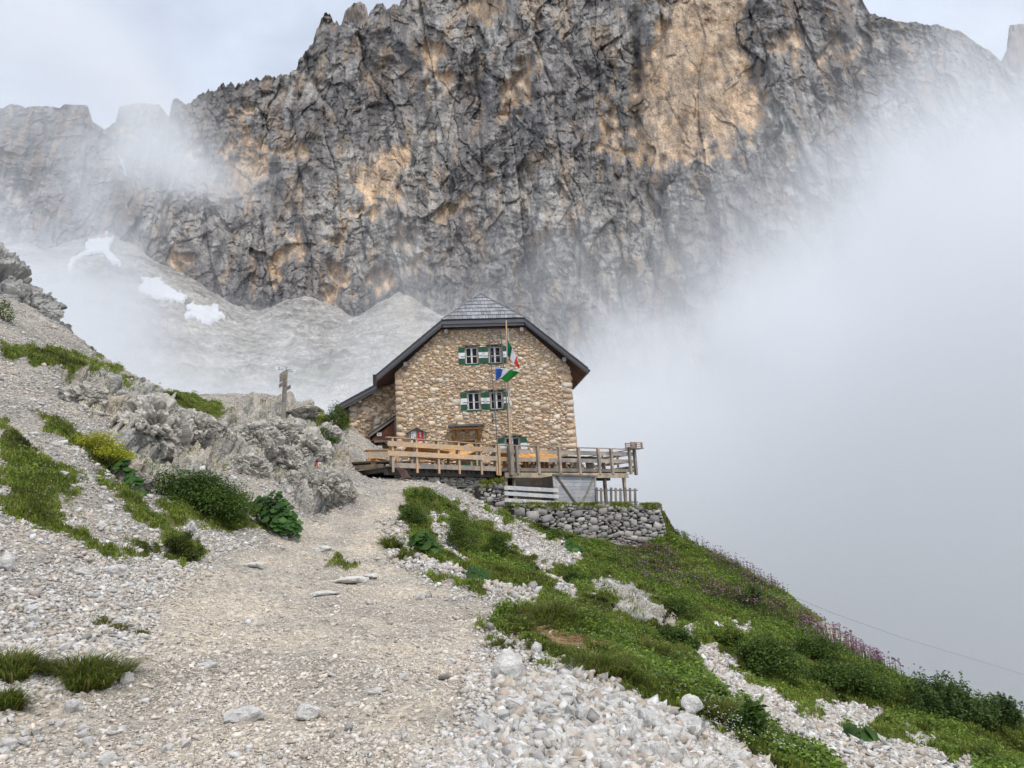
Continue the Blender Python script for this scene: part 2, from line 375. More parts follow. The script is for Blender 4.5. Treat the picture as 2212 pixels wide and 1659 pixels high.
GREEN = [z3([(0,170),(100,230),(200,330),(340,400),(350,500),(270,490),(120,420),(0,370)]),
         z3([(0,370),(150,430),(280,520),(330,620),(420,680),(550,720),(520,770),(420,740),(300,680),(150,620),(40,560),(0,540)]),
         z3([(160,110),(270,150),(380,240),(330,260),(200,190)]),
         z3([(310,235),(430,240),(540,290),(590,360),(640,430),(600,460),(520,420),(380,330)]),
         z3([(400,380),(520,430),(650,540),(760,620),(840,640),(720,640),(600,600),(540,530),(470,470)]),
         z3([(700,630),(830,640),(890,700),(860,770),(760,790),(720,740)]),
         z3([(550,670),(650,680),(650,740),(560,720)]),
         [(0,738),(120,758),(200,778),(235,802),(180,808),(100,800),(20,772),(0,770)],
         [(180,748),(240,778),(290,830),(330,868),(400,900),(430,930),(420,950),(375,935),(300,858),(240,802)],
         [(340,830),(400,848),(460,875),(510,888),(500,912),(440,905),(380,872)],
         [(640,900),(700,880),(757,865),(757,935),(700,940),(640,925)],
         [(100,900),(140,905),(185,950),(150,960),(110,930)],
         [(345,1090),(450,1110),(560,1130),(650,1120),(640,1135),(540,1150),(440,1145),(360,1120)],
         z2([(140,560),(230,590),(320,650),(280,670),(170,620)]),
         z2([(760,670),(900,690),(1200,770),(1240,800),(1180,840),(960,770),(800,720)]),
         z2([(1140,1080),(1240,920),(1500,880),(1800,1000),(1760,1150),(1480,1180),(1240,1120)]),
         z2([(1280,1120),(1600,1120),(1800,1240),(1760,1380),(1640,1370),(1480,1260)]),
         [(870,1080),(900,1050),(960,1080),(1090,1104),(1180,1126),(1300,1162),(1425,1172),(1432,1120),(1520,1165),(1700,1280),(2300,1480),(2300,1700),(1740,1700),(1640,1640),(1540,1580),(1480,1560),(1370,1500),(1270,1480),(1200,1420),(1150,1370),(1060,1350),(1150,1300),(1000,1262),(930,1240),(860,1190),(850,1140)]]
STRIP = [z2([(700,60),(1000,170),(1300,330),(1560,420),(1760,530),(1850,610),(1700,640),(1580,620),(1600,720),(1740,760),(1840,850),(1700,830),(1560,740),(1500,590),(1350,500),(1290,440),(1180,370),(1060,290),(920,200),(800,110)]),
         z2([(780,280),(880,280),(940,400),(930,480),(1110,600),(1060,620),(930,560),(860,500),(850,400)]),
         z2([(500,440),(560,460),(700,560),(900,620),(1200,720),(1480,830),(1560,880),(1450,880),(1200,800),(960,720),(700,650),(500,600)]),
         z2([(480,330),(620,330),(680,400),(660,540),(560,480),(480,420)]),
         z4([(780,1110),(890,1150),(970,1245),(1160,1355),(1270,1425),(1500,1505),(1700,1565),(2010,1655),(1990,1760),(1500,1760),(1260,1600),(1110,1500),(960,1400),(850,1300),(790,1190)]),
         z4([(1290,1360),(1400,1380),(1590,1400),(1650,1450),(1560,1500),(1400,1470),(1290,1420)]),
         z4([(1640,1470),(1830,1550),(1780,1580),(1650,1500)]),
         z4([(720,1040),(790,1040),(800,1120),(760,1130),(730,1090)]),
         z4([(890,1020),(1040,1080),(1000,1100),(900,1050)]),
         z4([(-60,1240),(280,1260),(420,1310),(600,1370),(800,1430),(880,1520),(1080,1620),(1100,1720),(-60,1720)])]
def zones(x, y, z):
    P = np.stack([x, y, z], -1); u, v = proj(P)
    s = np.maximum(y, 3)
    q = np.stack([u/40, v/22, np.zeros_like(u)], -1)
    du = fbm(q, 4, 40)*34; dv = fbm(q, 4, 60)*20
    uu = u+du; vv = v+dv
    green = np.zeros(u.shape, bool); rock = green.copy(); strip = green.copy()
    for p in GREEN: green |= inpoly(uu, vv, p)
    for p in STRIP: strip |= inpoly(uu, vv, p)
    for p in ROCK: rock |= inpoly(uu, vv, p)
    out = (u > 2260) | ((x > 4) & (y > 38)) | ((x > 2+0.4*y) & (v > 1700))
    rim_ = inpoly(u, v, [(1030,1320),(1120,1300),(1250,1390),(1330,1470),(1460,1560),(1380,1530),(1240,1500),(1180,1440),(1050,1400)]); pn = fbm(np.stack([x*2.2, y*2.2, x*0], -1), 3, 91)
    green &= ~(rim_ & (pn < .02))
    green = (green | out) & ~strip & ~rock & (y < 90)
    return green, rock, strip, u, v

# terrain grid: rows spaced by distance, columns by bearing
NA, NR = 940, 900
az = np.linspace(R(-42), R(41), NA)
rr = np.concatenate([np.linspace(0.5, 4.4, 20, endpoint=False), np.geomspace(4.4, 95, NR-20)])
AZ, RR = np.meshgrid(az, rr)
TX = np.sin(AZ)*RR; TY = np.cos(AZ)*RR
TZ0 = H_base(TX, TY)
green, rock, strip, TU, TV = zones(TX, TY, TZ0)
def blur(a, k=2):
    a = a.astype(float)
    for _ in range(k):
        a = (a + np.roll(a, 1, 0) + np.roll(a, -1, 0))/3; a = (a + np.roll(a, 1, 1) + np.roll(a, -1, 1))/3
    return a
gm, rm, stm = blur(green, 2), blur(rock, 4), blur(strip, 2)
P3 = np.stack([TX, TY, TZ0], -1)
nrm = ridged(P3*np.array([.55, .55, .35]), 5, 5)
nrm2 = fbm(P3*2.3, 4, 9)
bed = np.abs(((TZ0*0.9 + TX*0.55 + fbm(P3*0.5, 3, 33)*0.8) % 0.9)/0.9 - .5)*2
# the terrace yard is level behind its retaining wall
WA, WB = np.array([-.35, 33.0]), np.array([6.6, 36.97])
wd = (WB-WA)/np.linalg.norm(WB-WA); wn_ = np.array([-wd[1], wd[0]])
wt_ = (TX-WA[0])*wd[0]+(TY-WA[1])*wd[1]; wo_ = (TX-WA[0])*wn_[0]+(TY-WA[1])*wn_[1]
ym = sm(wo_, .05, .30)*(1-sm(wo_, 7, 11))*sm(wt_, -.9, -.1)*(1-sm(wt_+wo_*.55, 8.4, 9.6))
yz = np.interp(wt_, [0, 8.4], [2.80, 2.52])
TZ = TZ0 + (1-rm)*(fbm(P3*np.array([.9,.9,0]), 4, 20)*0.10 + fbm(P3*np.array([6,6,0]), 3, 25)*0.012*np.clip(RR/8, .6, 3)) \
     + gm*(fbm(P3*np.array([1.6,1.6,0]), 3, 30)*0.16+0.03) + stm*fbm(P3*np.array([3,3,0]), 3, 35)*0.06
TZ = TZ*(1-ym)+yz*ym; gm = gm*(1-ym*.2); rm = rm*(1-ym)
G_ = np.stack([TX, TY, TZ], -1); du_ = np.gradient(G_, axis=1); dv_ = np.gradient(G_, axis=0); nn_ = np.cross(du_, dv_); nn_ /= np.linalg.norm(nn_, axis=-1)[..., None]; nn_ *= np.sign(nn_[..., 2:3])
qr = P3+fbm(P3*.8, 3, 61)[..., None]*.5
blk = np.floor(fbm(qr*np.array([.9, .9, .55]), 3, 63)*7)/7
rd = np.zeros(TX.shape); ri = rm > .01; pr_ = qr[ri]; w1 = fbm(pr_*.9, 3, 311)[..., None]*.5
fa1, ca1 = facets3((pr_+w1)*np.array([.62, .62, .70]), 321, .55); fa2, ca2 = facets3((pr_+w1*.6)*np.array([1.6, 1.6, 1.9]), 331, .6); fa3, ca3 = facets3(pr_*4.2, 341, .8)
rd[ri] = fa1*.74+fa2*.30+fa3*.10-ca1*.44-ca2*.18+fbm(pr_*3, 3, 77)*.08+(ridged(pr_*.45, 2, 5)-.9)*.30
big_r = sm(-TU, -800, -700)+.45*(1-sm(-TU, -800, -700))
G_ = G_ + nn_*(rm*big_r*rd)[..., None]
TX2, TY2, TZ2 = G_[..., 0], G_[..., 1], G_[..., 2]
# keep ground under the deck's lower yard and behind the hut level
def flat(z, mask, zz): return z*(1-mask)+zz*mask
_iaz = lambda x, y: (np.arctan2(x, y)-az[0])/(az[1]-az[0])
_lr = np.log
def H(x, y, A=None):
    """bilinear look-up of the finished ground"""
    A = TZ if A is None else A
    x = np.asarray(x, float); y = np.asarray(y, float); r = np.hypot(x, y)
    ja = np.clip(_iaz(x, y), 0, NA-1.001); jr = np.clip(np.interp(r, rr, np.arange(NR)), 0, NR-1.001)
    a0 = ja.astype(int); r0 = jr.astype(int); fa = ja-a0; fr = jr-r0
    return (A[r0, a0]*(1-fr)*(1-fa) + A[r0+1, a0]*fr*(1-fa) + A[r0, a0+1]*(1-fr)*fa + A[r0+1, a0+1]*fr*fa)

n1 = fbm(np.stack([TX*.7, TY*.7, TZ*.7], -1), 4, 50)[..., None]
n2 = noise(np.stack([TX*5, TY*5, TZ*5], -1), 55)[..., None]
pathc = np.array([.56, .50, .42]); screec = np.array([.42, .385, .34]); soil = np.array([.085, .088, .030]); rockc = np.array([.46, .43, .385])  # scree ground toned down to paint the shade in gaps between stones
PATHP = [(-50,1700),(0,1560),(300,1420),(350,1280),(470,1230),(600,1160),(760,1100),(830,1045),(900,1035),(860,1100),(850,1190),(900,1250),(1080,1330),(1020,1420),(1000,1520),(880,1700)]
qd = np.stack([TU/60, TV/30, np.zeros_like(TU)], -1)
pm = blur(inpoly(TU+fbm(qd, 4, 81)*60, TV+fbm(qd, 4, 85)*30, PATHP), 26)[..., None]
tcol = screec*(1-pm)+pathc*pm
tcol = tcol*(1+0.42*n1+0.12*n2)*(1-np.array([0, .03, .07])*np.clip(n1*3, -.5, 1))
rk = rockc*1.06*(1+0.32*fbm(P3*1.3, 4, 90)[..., None]) * np.array([1, 1, 1]) + np.array([.05, .02, -.02])*np.clip(fbm(P3*.5, 2, 95)[..., None]*2, -1, 1)
lich = sm(fbm(P3*np.array([2.6, 2.6, 1.6]), 4, 97), .12, .3)[..., None]
rk = rk*(1-.25*lich) + np.array([.10, .10, .07])*.25*lich
tcol = tcol*(1-rm[..., None]) + rk*rm[..., None]
tcol = tcol*(1-gm[..., None]) + soil*(1+.5*n1)*gm[..., None]
TV3 = G_.reshape(-1, 3)
me = mesh_np('terrain', TV3, grid_faces(NR, NA, True), np.clip(tcol.reshape(-1, 3), .01, .9), smooth=True)
m, t, b, l = mat_new('ground_gravel')
a = N(t, 'ShaderNodeAttribute', attribute_name='Col'); v = obj_vec(t)
c = mul_noise(t, a.outputs['Color'], v, 9, 0.80, 1.16, 6)
vo = N(t, 'ShaderNodeTexVoronoi', i_Scale=22.0, feature='F1'); l(v, vo.inputs['Vector'])
vb = N(t, 'ShaderNodeSeparateColor'); l(vo.outputs['Color'], vb.inputs[0])
mr = N(t, 'ShaderNodeMapRange'); mr.inputs[3].default_value = 0.66; mr.inputs[4].default_value = 1.22; l(vb.outputs[0], mr.inputs[0])
sc_ = N(t, 'ShaderNodeVectorMath', operation='SCALE'); l(c, sc_.inputs[0]); l(mr.outputs[0], sc_.inputs['Scale'])
l(sc_.outputs[0], b.inputs['Base Color']); b.inputs['Roughness'].default_value = 0.95; b.inputs['Specular IOR Level'].default_value = 0.2
nb = N(t, 'ShaderNodeTexNoise', i_Scale=5.0, i_Detail=8.0, i_Roughness=0.7); l(v, nb.inputs['Vector'])
p1 = bump(t, b, nb.outputs[0], 0.8, 0.12)
p2 = bump(t, b, vo.outputs['Distance'], 0.6, -0.03, p1)
M['ground'] = m
tag(link('terrain', me, m), kind='structure')
GU, GV = proj(TV3); GR = np.hypot(TV3[:, 0], TV3[:, 1])
_ok = (GU > -80) & (GU < 2300) & (GV > 500) & (GV < 1720); _gi = np.nonzero(_ok)[0]; _gu, _gv, _gr = GU[_gi], GV[_gi], GR[_gi]
def surf(u, v, w=2.2):
    """the visible ground point at a picture position"""
    while True:
        k = np.nonzero((np.abs(_gu-u) < w) & (np.abs(_gv-v) < w))[0]
        if len(k): break
        w *= 1.6
    j = k[np.argmin(_gr[k] + np.hypot(_gu[k]-u, _gv[k]-v)*.002)]; return TV3[_gi[j]].copy()
# the valley floor far below, out to the horizon
V = []; th = np.linspace(0, 2*math.pi, 49)[:-1]
me = mesh_np('valley_floor', np.array([(1150*math.cos(a), 1150*math.sin(a), -130) for a in th] + [(0, 0, -130)]), np.array([(k, (k+1) % 48, 48) for k in range(48)]), np.tile([.42, .43, .43], (49, 1)))  # pale tone set to throw light up into the cloud
tag(link('valley_ground', me, M['ground']), kind='structure')

# ------------------------------------------------------------------ the mountain: one displaced wall standing 400 m away and more, with its scree fans
def azte(uv):
    d = ray([p[0] for p in uv], [p[1] for p in uv]); a = np.arctan2(d[:, 0], d[:, 1]); return a, d[:, 2]/np.hypot(d[:, 0], d[:, 1])
TOP = [(-120,262),(-80,250),(0,232),(25,226),(60,230),(100,229),(130,233),(140,225),(190,228),(200,262),(225,280),(250,262),(258,230),(300,222),(345,226),(365,252),(373,216),(382,210),(392,216),(402,234),(408,226),(425,205),(450,198),(470,190),(485,179),(505,186),(520,178),(545,174),(560,167),(575,170),(600,160),(625,160),(640,152),(645,128),(655,118),(668,100),(676,92),(685,60),(693,44),(700,34),(706,29),(714,34),(722,50),(745,47),(775,52),(790,48),(800,25),(815,8),(822,5),(835,18),(850,10),(870,4),(885,-10),(1000,-90),(1200,-140),(1500,-130),(1700,-80),(1830,-22),(1862,0),(1870,14),(1878,27),(1900,34),(1945,47),(2000,51),(2050,60),(2080,71),(2110,95),(2135,108),(2160,128),(2178,150),(2330,240)]
BASE = [(-120,460),(0,500),(100,520),(200,505),(245,500),(280,570),(360,610),(420,650),(485,682),(520,680),(560,670),(610,650),(655,630),(667,652),(690,682),(710,705),(740,685),(800,655),(862,638),(882,690),(910,722),(1000,745),(1200,770),(1600,820),(2330,900)]
RAD = [(-120,640),(240,560),(375,500),(700,455),(1100,420),(1500,402),(1720,408),(1880,428),(2050,455),(2330,520)]
ta, tt = azte(TOP); ba, bt = azte(BASE); ra, _ = azte([(u, 400) for u, _ in RAD]); rv = [r for _, r in RAD]
MA, MT, MBK = 1400, 640, 14
ma = np.linspace(ta[2]-0.06, ta[-1]-0.01, MA)
top = np.interp(ma, ta, tt) + fbm(np.stack([ma*90, ma*0, ma*0], -1), 4, 3, gain=.6)*0.010*np.interp(ma, [azte([(u_, 200)])[0][0] for u_ in (370, 420, 1870, 1900)], [.25, 1, 1, .35])
bas = np.interp(ma, ba, bt); Rb = np.interp(ma, ra, rv)
te_lo = -0.16
s_ = np.linspace(0, 1, MT)[:, None]
# rows: a third of them on the fans, the rest on the wall
te = bas-.05+(top-bas+.05)*s_
lean = 0.24
Rm = Rb*(1-lean*bas)/(1-lean*te)
A2 = np.broadcast_to(ma, te.shape)
def cyl(A, Rr, te): return np.stack([np.sin(A)*Rr, np.cos(A)*Rr, EYE+Rr*te], -1)
P = cyl(A2, Rm, te)
mu, mv = proj(P)
fade = np.ones(te.shape)
warp = fbm(P/70, 3, 8)[..., None]*np.array([18, 18, 30])
Pw = P+warp
big = ridged(Pw/np.array([85, 85, 300]), 3, 11)
mid = ridged((Pw+P*.0)/np.array([26, 26, 62]), 3, 15)
small = ridged(P/np.array([8.5, 8.5, 15]), 3, 19)
fine = ridged(P/np.array([3.0, 3.0, 4.0]), 2, 27)
ledge = np.abs(((P[..., 2] + fbm(P/40, 3, 41)*22 - P[..., 0]*.12) % 26)/26-.5)*2
ledge2 = np.abs(((P[..., 2] + fbm(P/15, 3, 44)*8 + P[..., 0]*.2) % 8)/8-.5)*2
fx, fz_ = (A2*450+fbm(P/30, 3, 601)*9), (P[..., 2]+fbm(P/26, 3, 605)*9)
fx2, fz2 = (A2*450+fbm(P/9, 3, 611)*3.5), (P[..., 2]+fbm(P/9, 3, 615)*3.5)
F1, K1 = facets2(fx/17, fz_/60, 621); F2, K2 = facets2((fx+fz_*.08)/6.2, fz_/21, 631); F3, K3 = facets2(fx2/2.9, fz2/5.6, 641); F4, K4 = facets2(fx2/1.35, fz2/2.1, 651)
rough_ = .55+.9*sm(fbm(P/50, 2, 661), -.2, .3)
disp = (big-1.0)*12 + (mid-1.0)*2.2 + F1*4.6 + F2*1.9*rough_ + F3*1.1*rough_ + F4*.55 - K1*.5 - K2*.5*rough_ - K3*.25 + (ledge-.5)*2.2*np.clip(fbm(P/60, 2, 46)+.5, 0, 1) + (ledge2-.5)*.7 + (small-1)*.5
# the gully with old snow at the far left, and the niche in the middle of the face
cou = np.interp(mv, [220, 340, 390, 500, 560], [240, 258, 275, 246, 250])
disp -= 13*np.exp(-((mu-cou)/16)**2)*(mv < 540)
Fj, Kj = facets2((A2*450+fbm(P/70, 2, 901)*7+P[..., 2]*.05)/23, P[..., 2]/170, 903); Fk, Kk = facets2((A2*450+fbm(P/40, 2, 905)*3-P[..., 2]*.04)/9.5, P[..., 2]/75, 907)
disp += Fj*4.5 - Kj*1.7*sm(fbm(P/70, 2, 909), -.2, .15) + Fk*1.5 - Kk*.8*sm(fbm(P/50, 2, 911), -.1, .2)
disp -= 18*np.exp(-((mu-1010)/40)**2-((mv-230)/90)**2) + 15*np.exp(-((mu-1375)/14)**2)*sm(mv, 0, 60)*(1-sm(mv, 260, 360))
disp += 22*np.exp(-((mu-1190)/110)**2)*(1-sm(mv, 480, 640))
smooth_face = np.zeros_like(mu)
ORANGE = [[(1375,190),(1395,120),(1430,60),(1445,0),(1450,-60),(1640,-60),(1620,0),(1585,60),(1600,130),(1640,190),(1665,230),(1640,290),(1560,320),(1510,345),(1450,362),(1385,345),(1300,332),(1290,318),(1370,310),(1382,250)],
 [(508,228),(530,240),(546,280),(552,330),(542,380),(540,420),(525,428),(498,430),(495,395),(500,330),(502,280)],
 [(545,395),(560,330),(580,300),(590,310),(582,360),(560,400),(548,420)],
 [(930,75),(955,85),(968,120),(972,180),(960,206),(935,195),(918,150)],
 [(780,380),(800,350),(840,330),(880,312),(892,330),(880,380),(870,400),(840,412),(860,430),(830,450),(790,448),(768,462),(770,420)],
 [(600,520),(625,502),(655,505),(658,545),(640,570),(605,610),(590,612),(588,560)],
 [(418,300),(435,298),(448,320),(450,335),(430,350),(416,342)],
 [(612,318),(640,308),(664,318),(660,334),(625,342),(608,338)],
 [(1015,-40),(1100,-40),(1090,30),(1060,42),(1020,35)],
 [(865,490),(880,488),(895,540),(880,560),(866,530)],[(895,560),(915,530),(922,560),(910,600),(898,590)],
 [(720,490),(748,478),(750,500),(728,515)],[(360,585),(380,560),(410,560),(420,570),(395,600),(370,615)],
 [(1655,70),(1690,60),(1720,70),(1740,120),(1700,130),(1670,105)],[(1780,80),(1800,90),(1850,120),(1870,140),(1830,135),(1785,110)],
 [(940,440),(985,445),(1000,470),(960,490),(938,470)],[(1080,180),(1120,150),(1140,100),(1150,130),(1130,220),(1095,260)],
 [(715,580),(745,570),(760,620),(735,655),(700,640)],[(840,640),(800,600),(830,560),(850,590)],
 [(255,262),(290,262),(300,290),(270,300)],[(1290,240),(1330,220),(1340,300),(1300,310)],[(465,380),(480,375),(482,420),(468,425)]]
qn = np.stack([mu/36, mv/50, mu*0], -1)
ou = mu+fbm(qn, 6, 60, gain=.62)*42; ov = mv+fbm(qn, 6, 66, gain=.62)*50
org = np.zeros(mu.shape, bool)
for p in ORANGE: org |= inpoly(ou, ov, p)
def mblur(a, k):
    a = a.astype(float)
    for _ in range(k):
        a[1:-1] = (a[:-2]+a[1:-1]+a[2:])/3; a[:, 1:-1] = (a[:, :-2]+a[:, 1:-1]+a[:, 2:])/3
    return a
om = mblur(org, 1); oms = mblur(org, 16)
disp = disp*(1-.55*oms) - 5*oms           # fresh rock faces: broken away, smoother
Rm2 = Rm - disp #(fbm(P/38, 3, 71)*5 + (ridged(P/5.5, 3, 74)*1.0+np.clip(noise(P/4, 79)-.15, 0, 1)*4)*sm(fbm(P/45, 2, 76), -.15, .25))
P2 = cyl(A2, Rm2, te)
# behind the crest the mountain carries on, falling away
back = [P2]
last_te, last_R = te[-1], Rm2[-1]
for k in range(1, MBK+1):
    q = k/MBK; Rk = last_R + 90*q**1.3; zk = last_R*last_te - 110*q**1.5
    back.append(cyl(ma, Rk, zk/Rk)[None])
MV = np.concatenate(back)
g0 = np.array([.295, .275, .262])
cn = fbm(P/55, 4, 101)[..., None]; cf = fbm(P/np.array([5, 5, 7]), 3, 105)[..., None]
streak = sm(fbm(P/np.array([5, 5, 55]), 4, 110), .05, .30)[..., None]
streak2 = sm(fbm(P/np.array([9, 9, 42]), 4, 120), .14, .34)[..., None]
col = g0*(1+.38*cn+.34*cf)
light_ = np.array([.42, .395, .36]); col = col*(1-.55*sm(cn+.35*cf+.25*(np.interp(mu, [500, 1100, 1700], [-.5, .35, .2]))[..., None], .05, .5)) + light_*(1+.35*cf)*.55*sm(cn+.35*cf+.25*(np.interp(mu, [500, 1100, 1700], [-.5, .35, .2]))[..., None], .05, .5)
warmc = np.array([.42, .29, .18])
lf = sm(-mu, -1700, -700)[..., None]
col = col*(1-streak2*.42) + warmc*streak2*.42
oc = np.array([.56, .405, .275])*(1+.45*cf+.35*cn) ; oc2 = np.array([.56, .43, .315])
mixo = sm(fbm(P/18, 3, 130), -.2, .25)[..., None]; oc = oc*mixo + oc2*(1+.4*cf)*(1-mixo)
col = col*(1-om[..., None]) + oc*om[..., None]
col = col*(1-.62*streak*(1-.35*om[..., None])) + np.array([.12, .12, .125])*.62*streak*(1-.35*om[..., None])
damp = sm(fbm(P/np.array([14, 14, 60]), 3, 701), .1, .3)[..., None]; col = col*(1-.22*damp)
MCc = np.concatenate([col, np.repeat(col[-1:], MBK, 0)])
m, t, b, l = mat_new('cliff_rock')
a = N(t, 'ShaderNodeAttribute', attribute_name='Col'); v = obj_vec(t)
c = mul_noise(t, a.outputs['Color'], v, 0.9, 0.70, 1.32, 8); v2 = obj_vec(t, (1, 1, .4)); c = mul_noise(t, c, v2, 0.16, 0.85, 1.15, 5)
l(c, b.inputs['Base Color']); b.inputs['Roughness'].default_value = 0.95; b.inputs['Specular IOR Level'].default_value = 0.1
nb = N(t, 'ShaderNodeTexNoise', i_Scale=0.35, i_Detail=9.0, i_Roughness=0.72); l(v2, nb.inputs['Vector']); bump(t, b, nb.outputs[0], 0.8, 1.6)
M['cliff'] = m
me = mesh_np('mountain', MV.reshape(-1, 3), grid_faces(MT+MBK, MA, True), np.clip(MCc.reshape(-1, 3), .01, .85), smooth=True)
tag(link('mountain', me, m), kind='structure')

# scree fans: cones spilling from the gullies at the foot of the wall
def apex(u, v, R_): a_, t_ = azte([(u, v)]); return a_[0], R_, EYE+R_*t_[0]
APX = [apex(u, v, R_) for u, v, R_ in ((655,626,470),(862,632,448),(238,498,566),(60,520,600),(560,664,482),(500,684,492),(1060,760,440),(1320,800,425),(1640,850,420),(2000,900,470),(-100,540,640))]
TA, TR = 1000, 620
ta_ = np.linspace(ma[0], ma[-1], TA); tr_ = np.geomspace(120, 640, TR); TAA, TRR = np.meshgrid(ta_, tr_)
zc = []
for a_, R_, z_ in APX:
    dt = (TAA-a_)*(TRR+R_)/2; dr = R_-TRR; zc.append(z_ - .60*np.sqrt((1.15*dt)**2+(np.where(dr > 0, dr, dr*.2))**2+4))
zc = np.array(zc); k_s = 2.2; zt_f = k_s*np.log(np.exp(np.clip((zc-zc.max(0))/k_s, -30, 0)).sum(0))+zc.max(0)
PT = cyl(TAA, TRR, (zt_f-EYE)/TRR)
rid_ = np.abs(noise(np.stack([TAA*60, TRR/90, TAA*0], -1), 802))
fr1, kr1 = facets2(PT[..., 0]/7, PT[..., 1]/7, 811); fr2, kr2 = facets2(PT[..., 0]/3, PT[..., 1]/3, 821)
bld = sm(fbm(PT/40, 3, 831), -.05, .25)
zt_f = np.maximum(zt_f, 6+(TRR-300)*.20+fbm(PT/50, 3, 845)*7)
zt_f = zt_f + fbm(PT/26, 4, 841)*1.6 - rid_*1.5*sm(-TRR, -520, -300) + bld*(np.maximum(fr1, -.1)*1.4+np.maximum(fr2, 0)*1.0) + np.maximum(fr2-.15, 0)*1.1 + fbm(PT/7, 3, 847)*.25
PT[..., 2] = zt_f
tu, tv = proj(PT); tcf = fbm(PT/6, 4, 851)[..., None]; tcb = fbm(PT/28, 3, 861)[..., None]
tc2 = np.array([.35, .335, .315])*(1+.35*tcb+.35*tcf+.5*fbm(PT/2.2, 3, 855)[..., None]); pale = sm(-np.abs(TAA-APX[1][0]-.012-fbm(PT/30, 2, 871)*.02), -.035, 0)[..., None]; tc2 = tc2*(1-.45*pale)+np.array([.52, .465, .40])*.45*pale
grn = sm(fbm(PT/24, 3, 881), .10, .3)[..., None]*.4*sm(tv, 700, 800)[..., None]; tc2 = tc2*(1-grn)+np.array([.22, .25, .15])*grn
tc2 = tc2*(1-.35*(bld*sm(np.abs(fr1), .2, .5))[..., None])
tag(link('scree_slope', mesh_np('scree_slope', PT.reshape(-1, 3), grid_faces(TR, TA, True), np.clip(tc2.reshape(-1, 3), .02, .8), smooth=False), M['cliff']), kind='structure')
# old snow lying at the foot of the wall
def z1c(l): return [(a*.5, b*.5) for a, b in l]
SNOW = [(z1c([(290,1180),(295,1130),(350,1100),(375,1080),(360,1050),(420,1030),(490,1028),(492,1040),(470,1060),(478,1090),(530,1140),(528,1150),(480,1138),(430,1090),(380,1100),(330,1120),(310,1170)]), 'forked white snow patch on the misty scree fan below the gully'),
        (z1c([(592,1190),(640,1208),(698,1202),(700,1220),(760,1260),(812,1285),(795,1300),(790,1310),(720,1298),(660,1285),(600,1262),(594,1240),(620,1225)]), 'broad wedge of snow at the cliff foot between two smaller snow patches'),
        (z1c([(800,1330),(850,1300),(840,1322),(900,1325),(938,1316),(950,1350),(980,1372),(940,1385),(905,1402),(860,1390),(840,1372),(785,1376),(820,1350)]), 'lowest snow patch with ragged edge beside the grey rock fan'),
        (z1c([(512,672),(530,690),(545,705),(548,730),(557,740),(545,770),(538,765),(540,740),(525,715)]), 'narrow ribbon of snow high in the gully'),
        (z1c([(452,1005),(485,982),(482,995),(460,1015)]), 'small snow scrap at the mouth of the gully')]
sn_m, t, b, l = mat_new('old_snow'); b.inputs['Base Color'].default_value = (.64, .66, .70, 1); b.inputs['Roughness'].default_value = 0.6
sb = N(t, 'ShaderNodeTexNoise', i_Scale=0.25, i_Detail=5.0); l(obj_vec(t), sb.inputs['Vector']); bump(t, b, sb.outputs[0], 0.5, 1.5)
def snow_shell(Pg, U_, V_, poly, off):
    q = np.stack([U_/9, V_/9, U_*0], -1); sel = inpoly(U_+noise(q, 5)*5, V_+noise(q, 6)*5, poly); n_r, n_c = U_.shape
    cell_ = sel[:-1, :-1] & sel[1:, :-1] & sel[:-1, 1:] & sel[1:, 1:]; rI, cI = np.nonzero(cell_)
    if len(rI) < 4: return None
    ids = np.stack([rI*n_c+cI, rI*n_c+cI+1, (rI+1)*n_c+cI+1, (rI+1)*n_c+cI], -1)[:, ::-1]; un, inv = np.unique(ids, return_inverse=True); inv = inv.reshape(ids.shape)
    Vt = Pg.reshape(-1, 3)[un]+off; Vb = Pg.reshape(-1, 3)[un]-off
    e = np.concatenate([inv[:, [0, 1]], inv[:, [1, 2]], inv[:, [2, 3]], inv[:, [3, 0]]]); key = np.sort(e, 1); k1 = key[:, 0]*len(un)+key[:, 1]; _, ix, cnt = np.unique(k1, return_index=True, return_counts=True); be = e[ix[cnt == 1]]
    n_ = len(un); return np.concatenate([Vt, Vb]), np.concatenate([inv, np.stack([be[:, 1], be[:, 0], be[:, 0]+n_, be[:, 1]+n_], -1)])
PTs = PT.copy(); PTs[..., 2] = mblur(zt_f, 6)+.6
P2s = cyl(A2, mblur(Rm2, 2), te); pu, pvv = proj(P2s); su, svv = proj(PTs)
for poly, lab in SNOW:
    parts_ = [r_ for r_ in (snow_shell(PTs, su, svv, poly, np.array([0, -.3, 1.2])), snow_shell(P2s, pu, pvv, poly, np.array([0, -1.6, .4]))) if r_ is not None]
    Vs, Fs, b_ = [], [], 0
    for v_, f_ in parts_: Vs.append(v_); Fs.append(f_+b_); b_ += len(v_)
    if not Vs: continue
    tag(link('snow_patch', mesh_np('snow_patch', np.concatenate(Vs), np.concatenate(Fs), None, True), sn_m), lab, 'snow', 'old snow patches under the cliff')

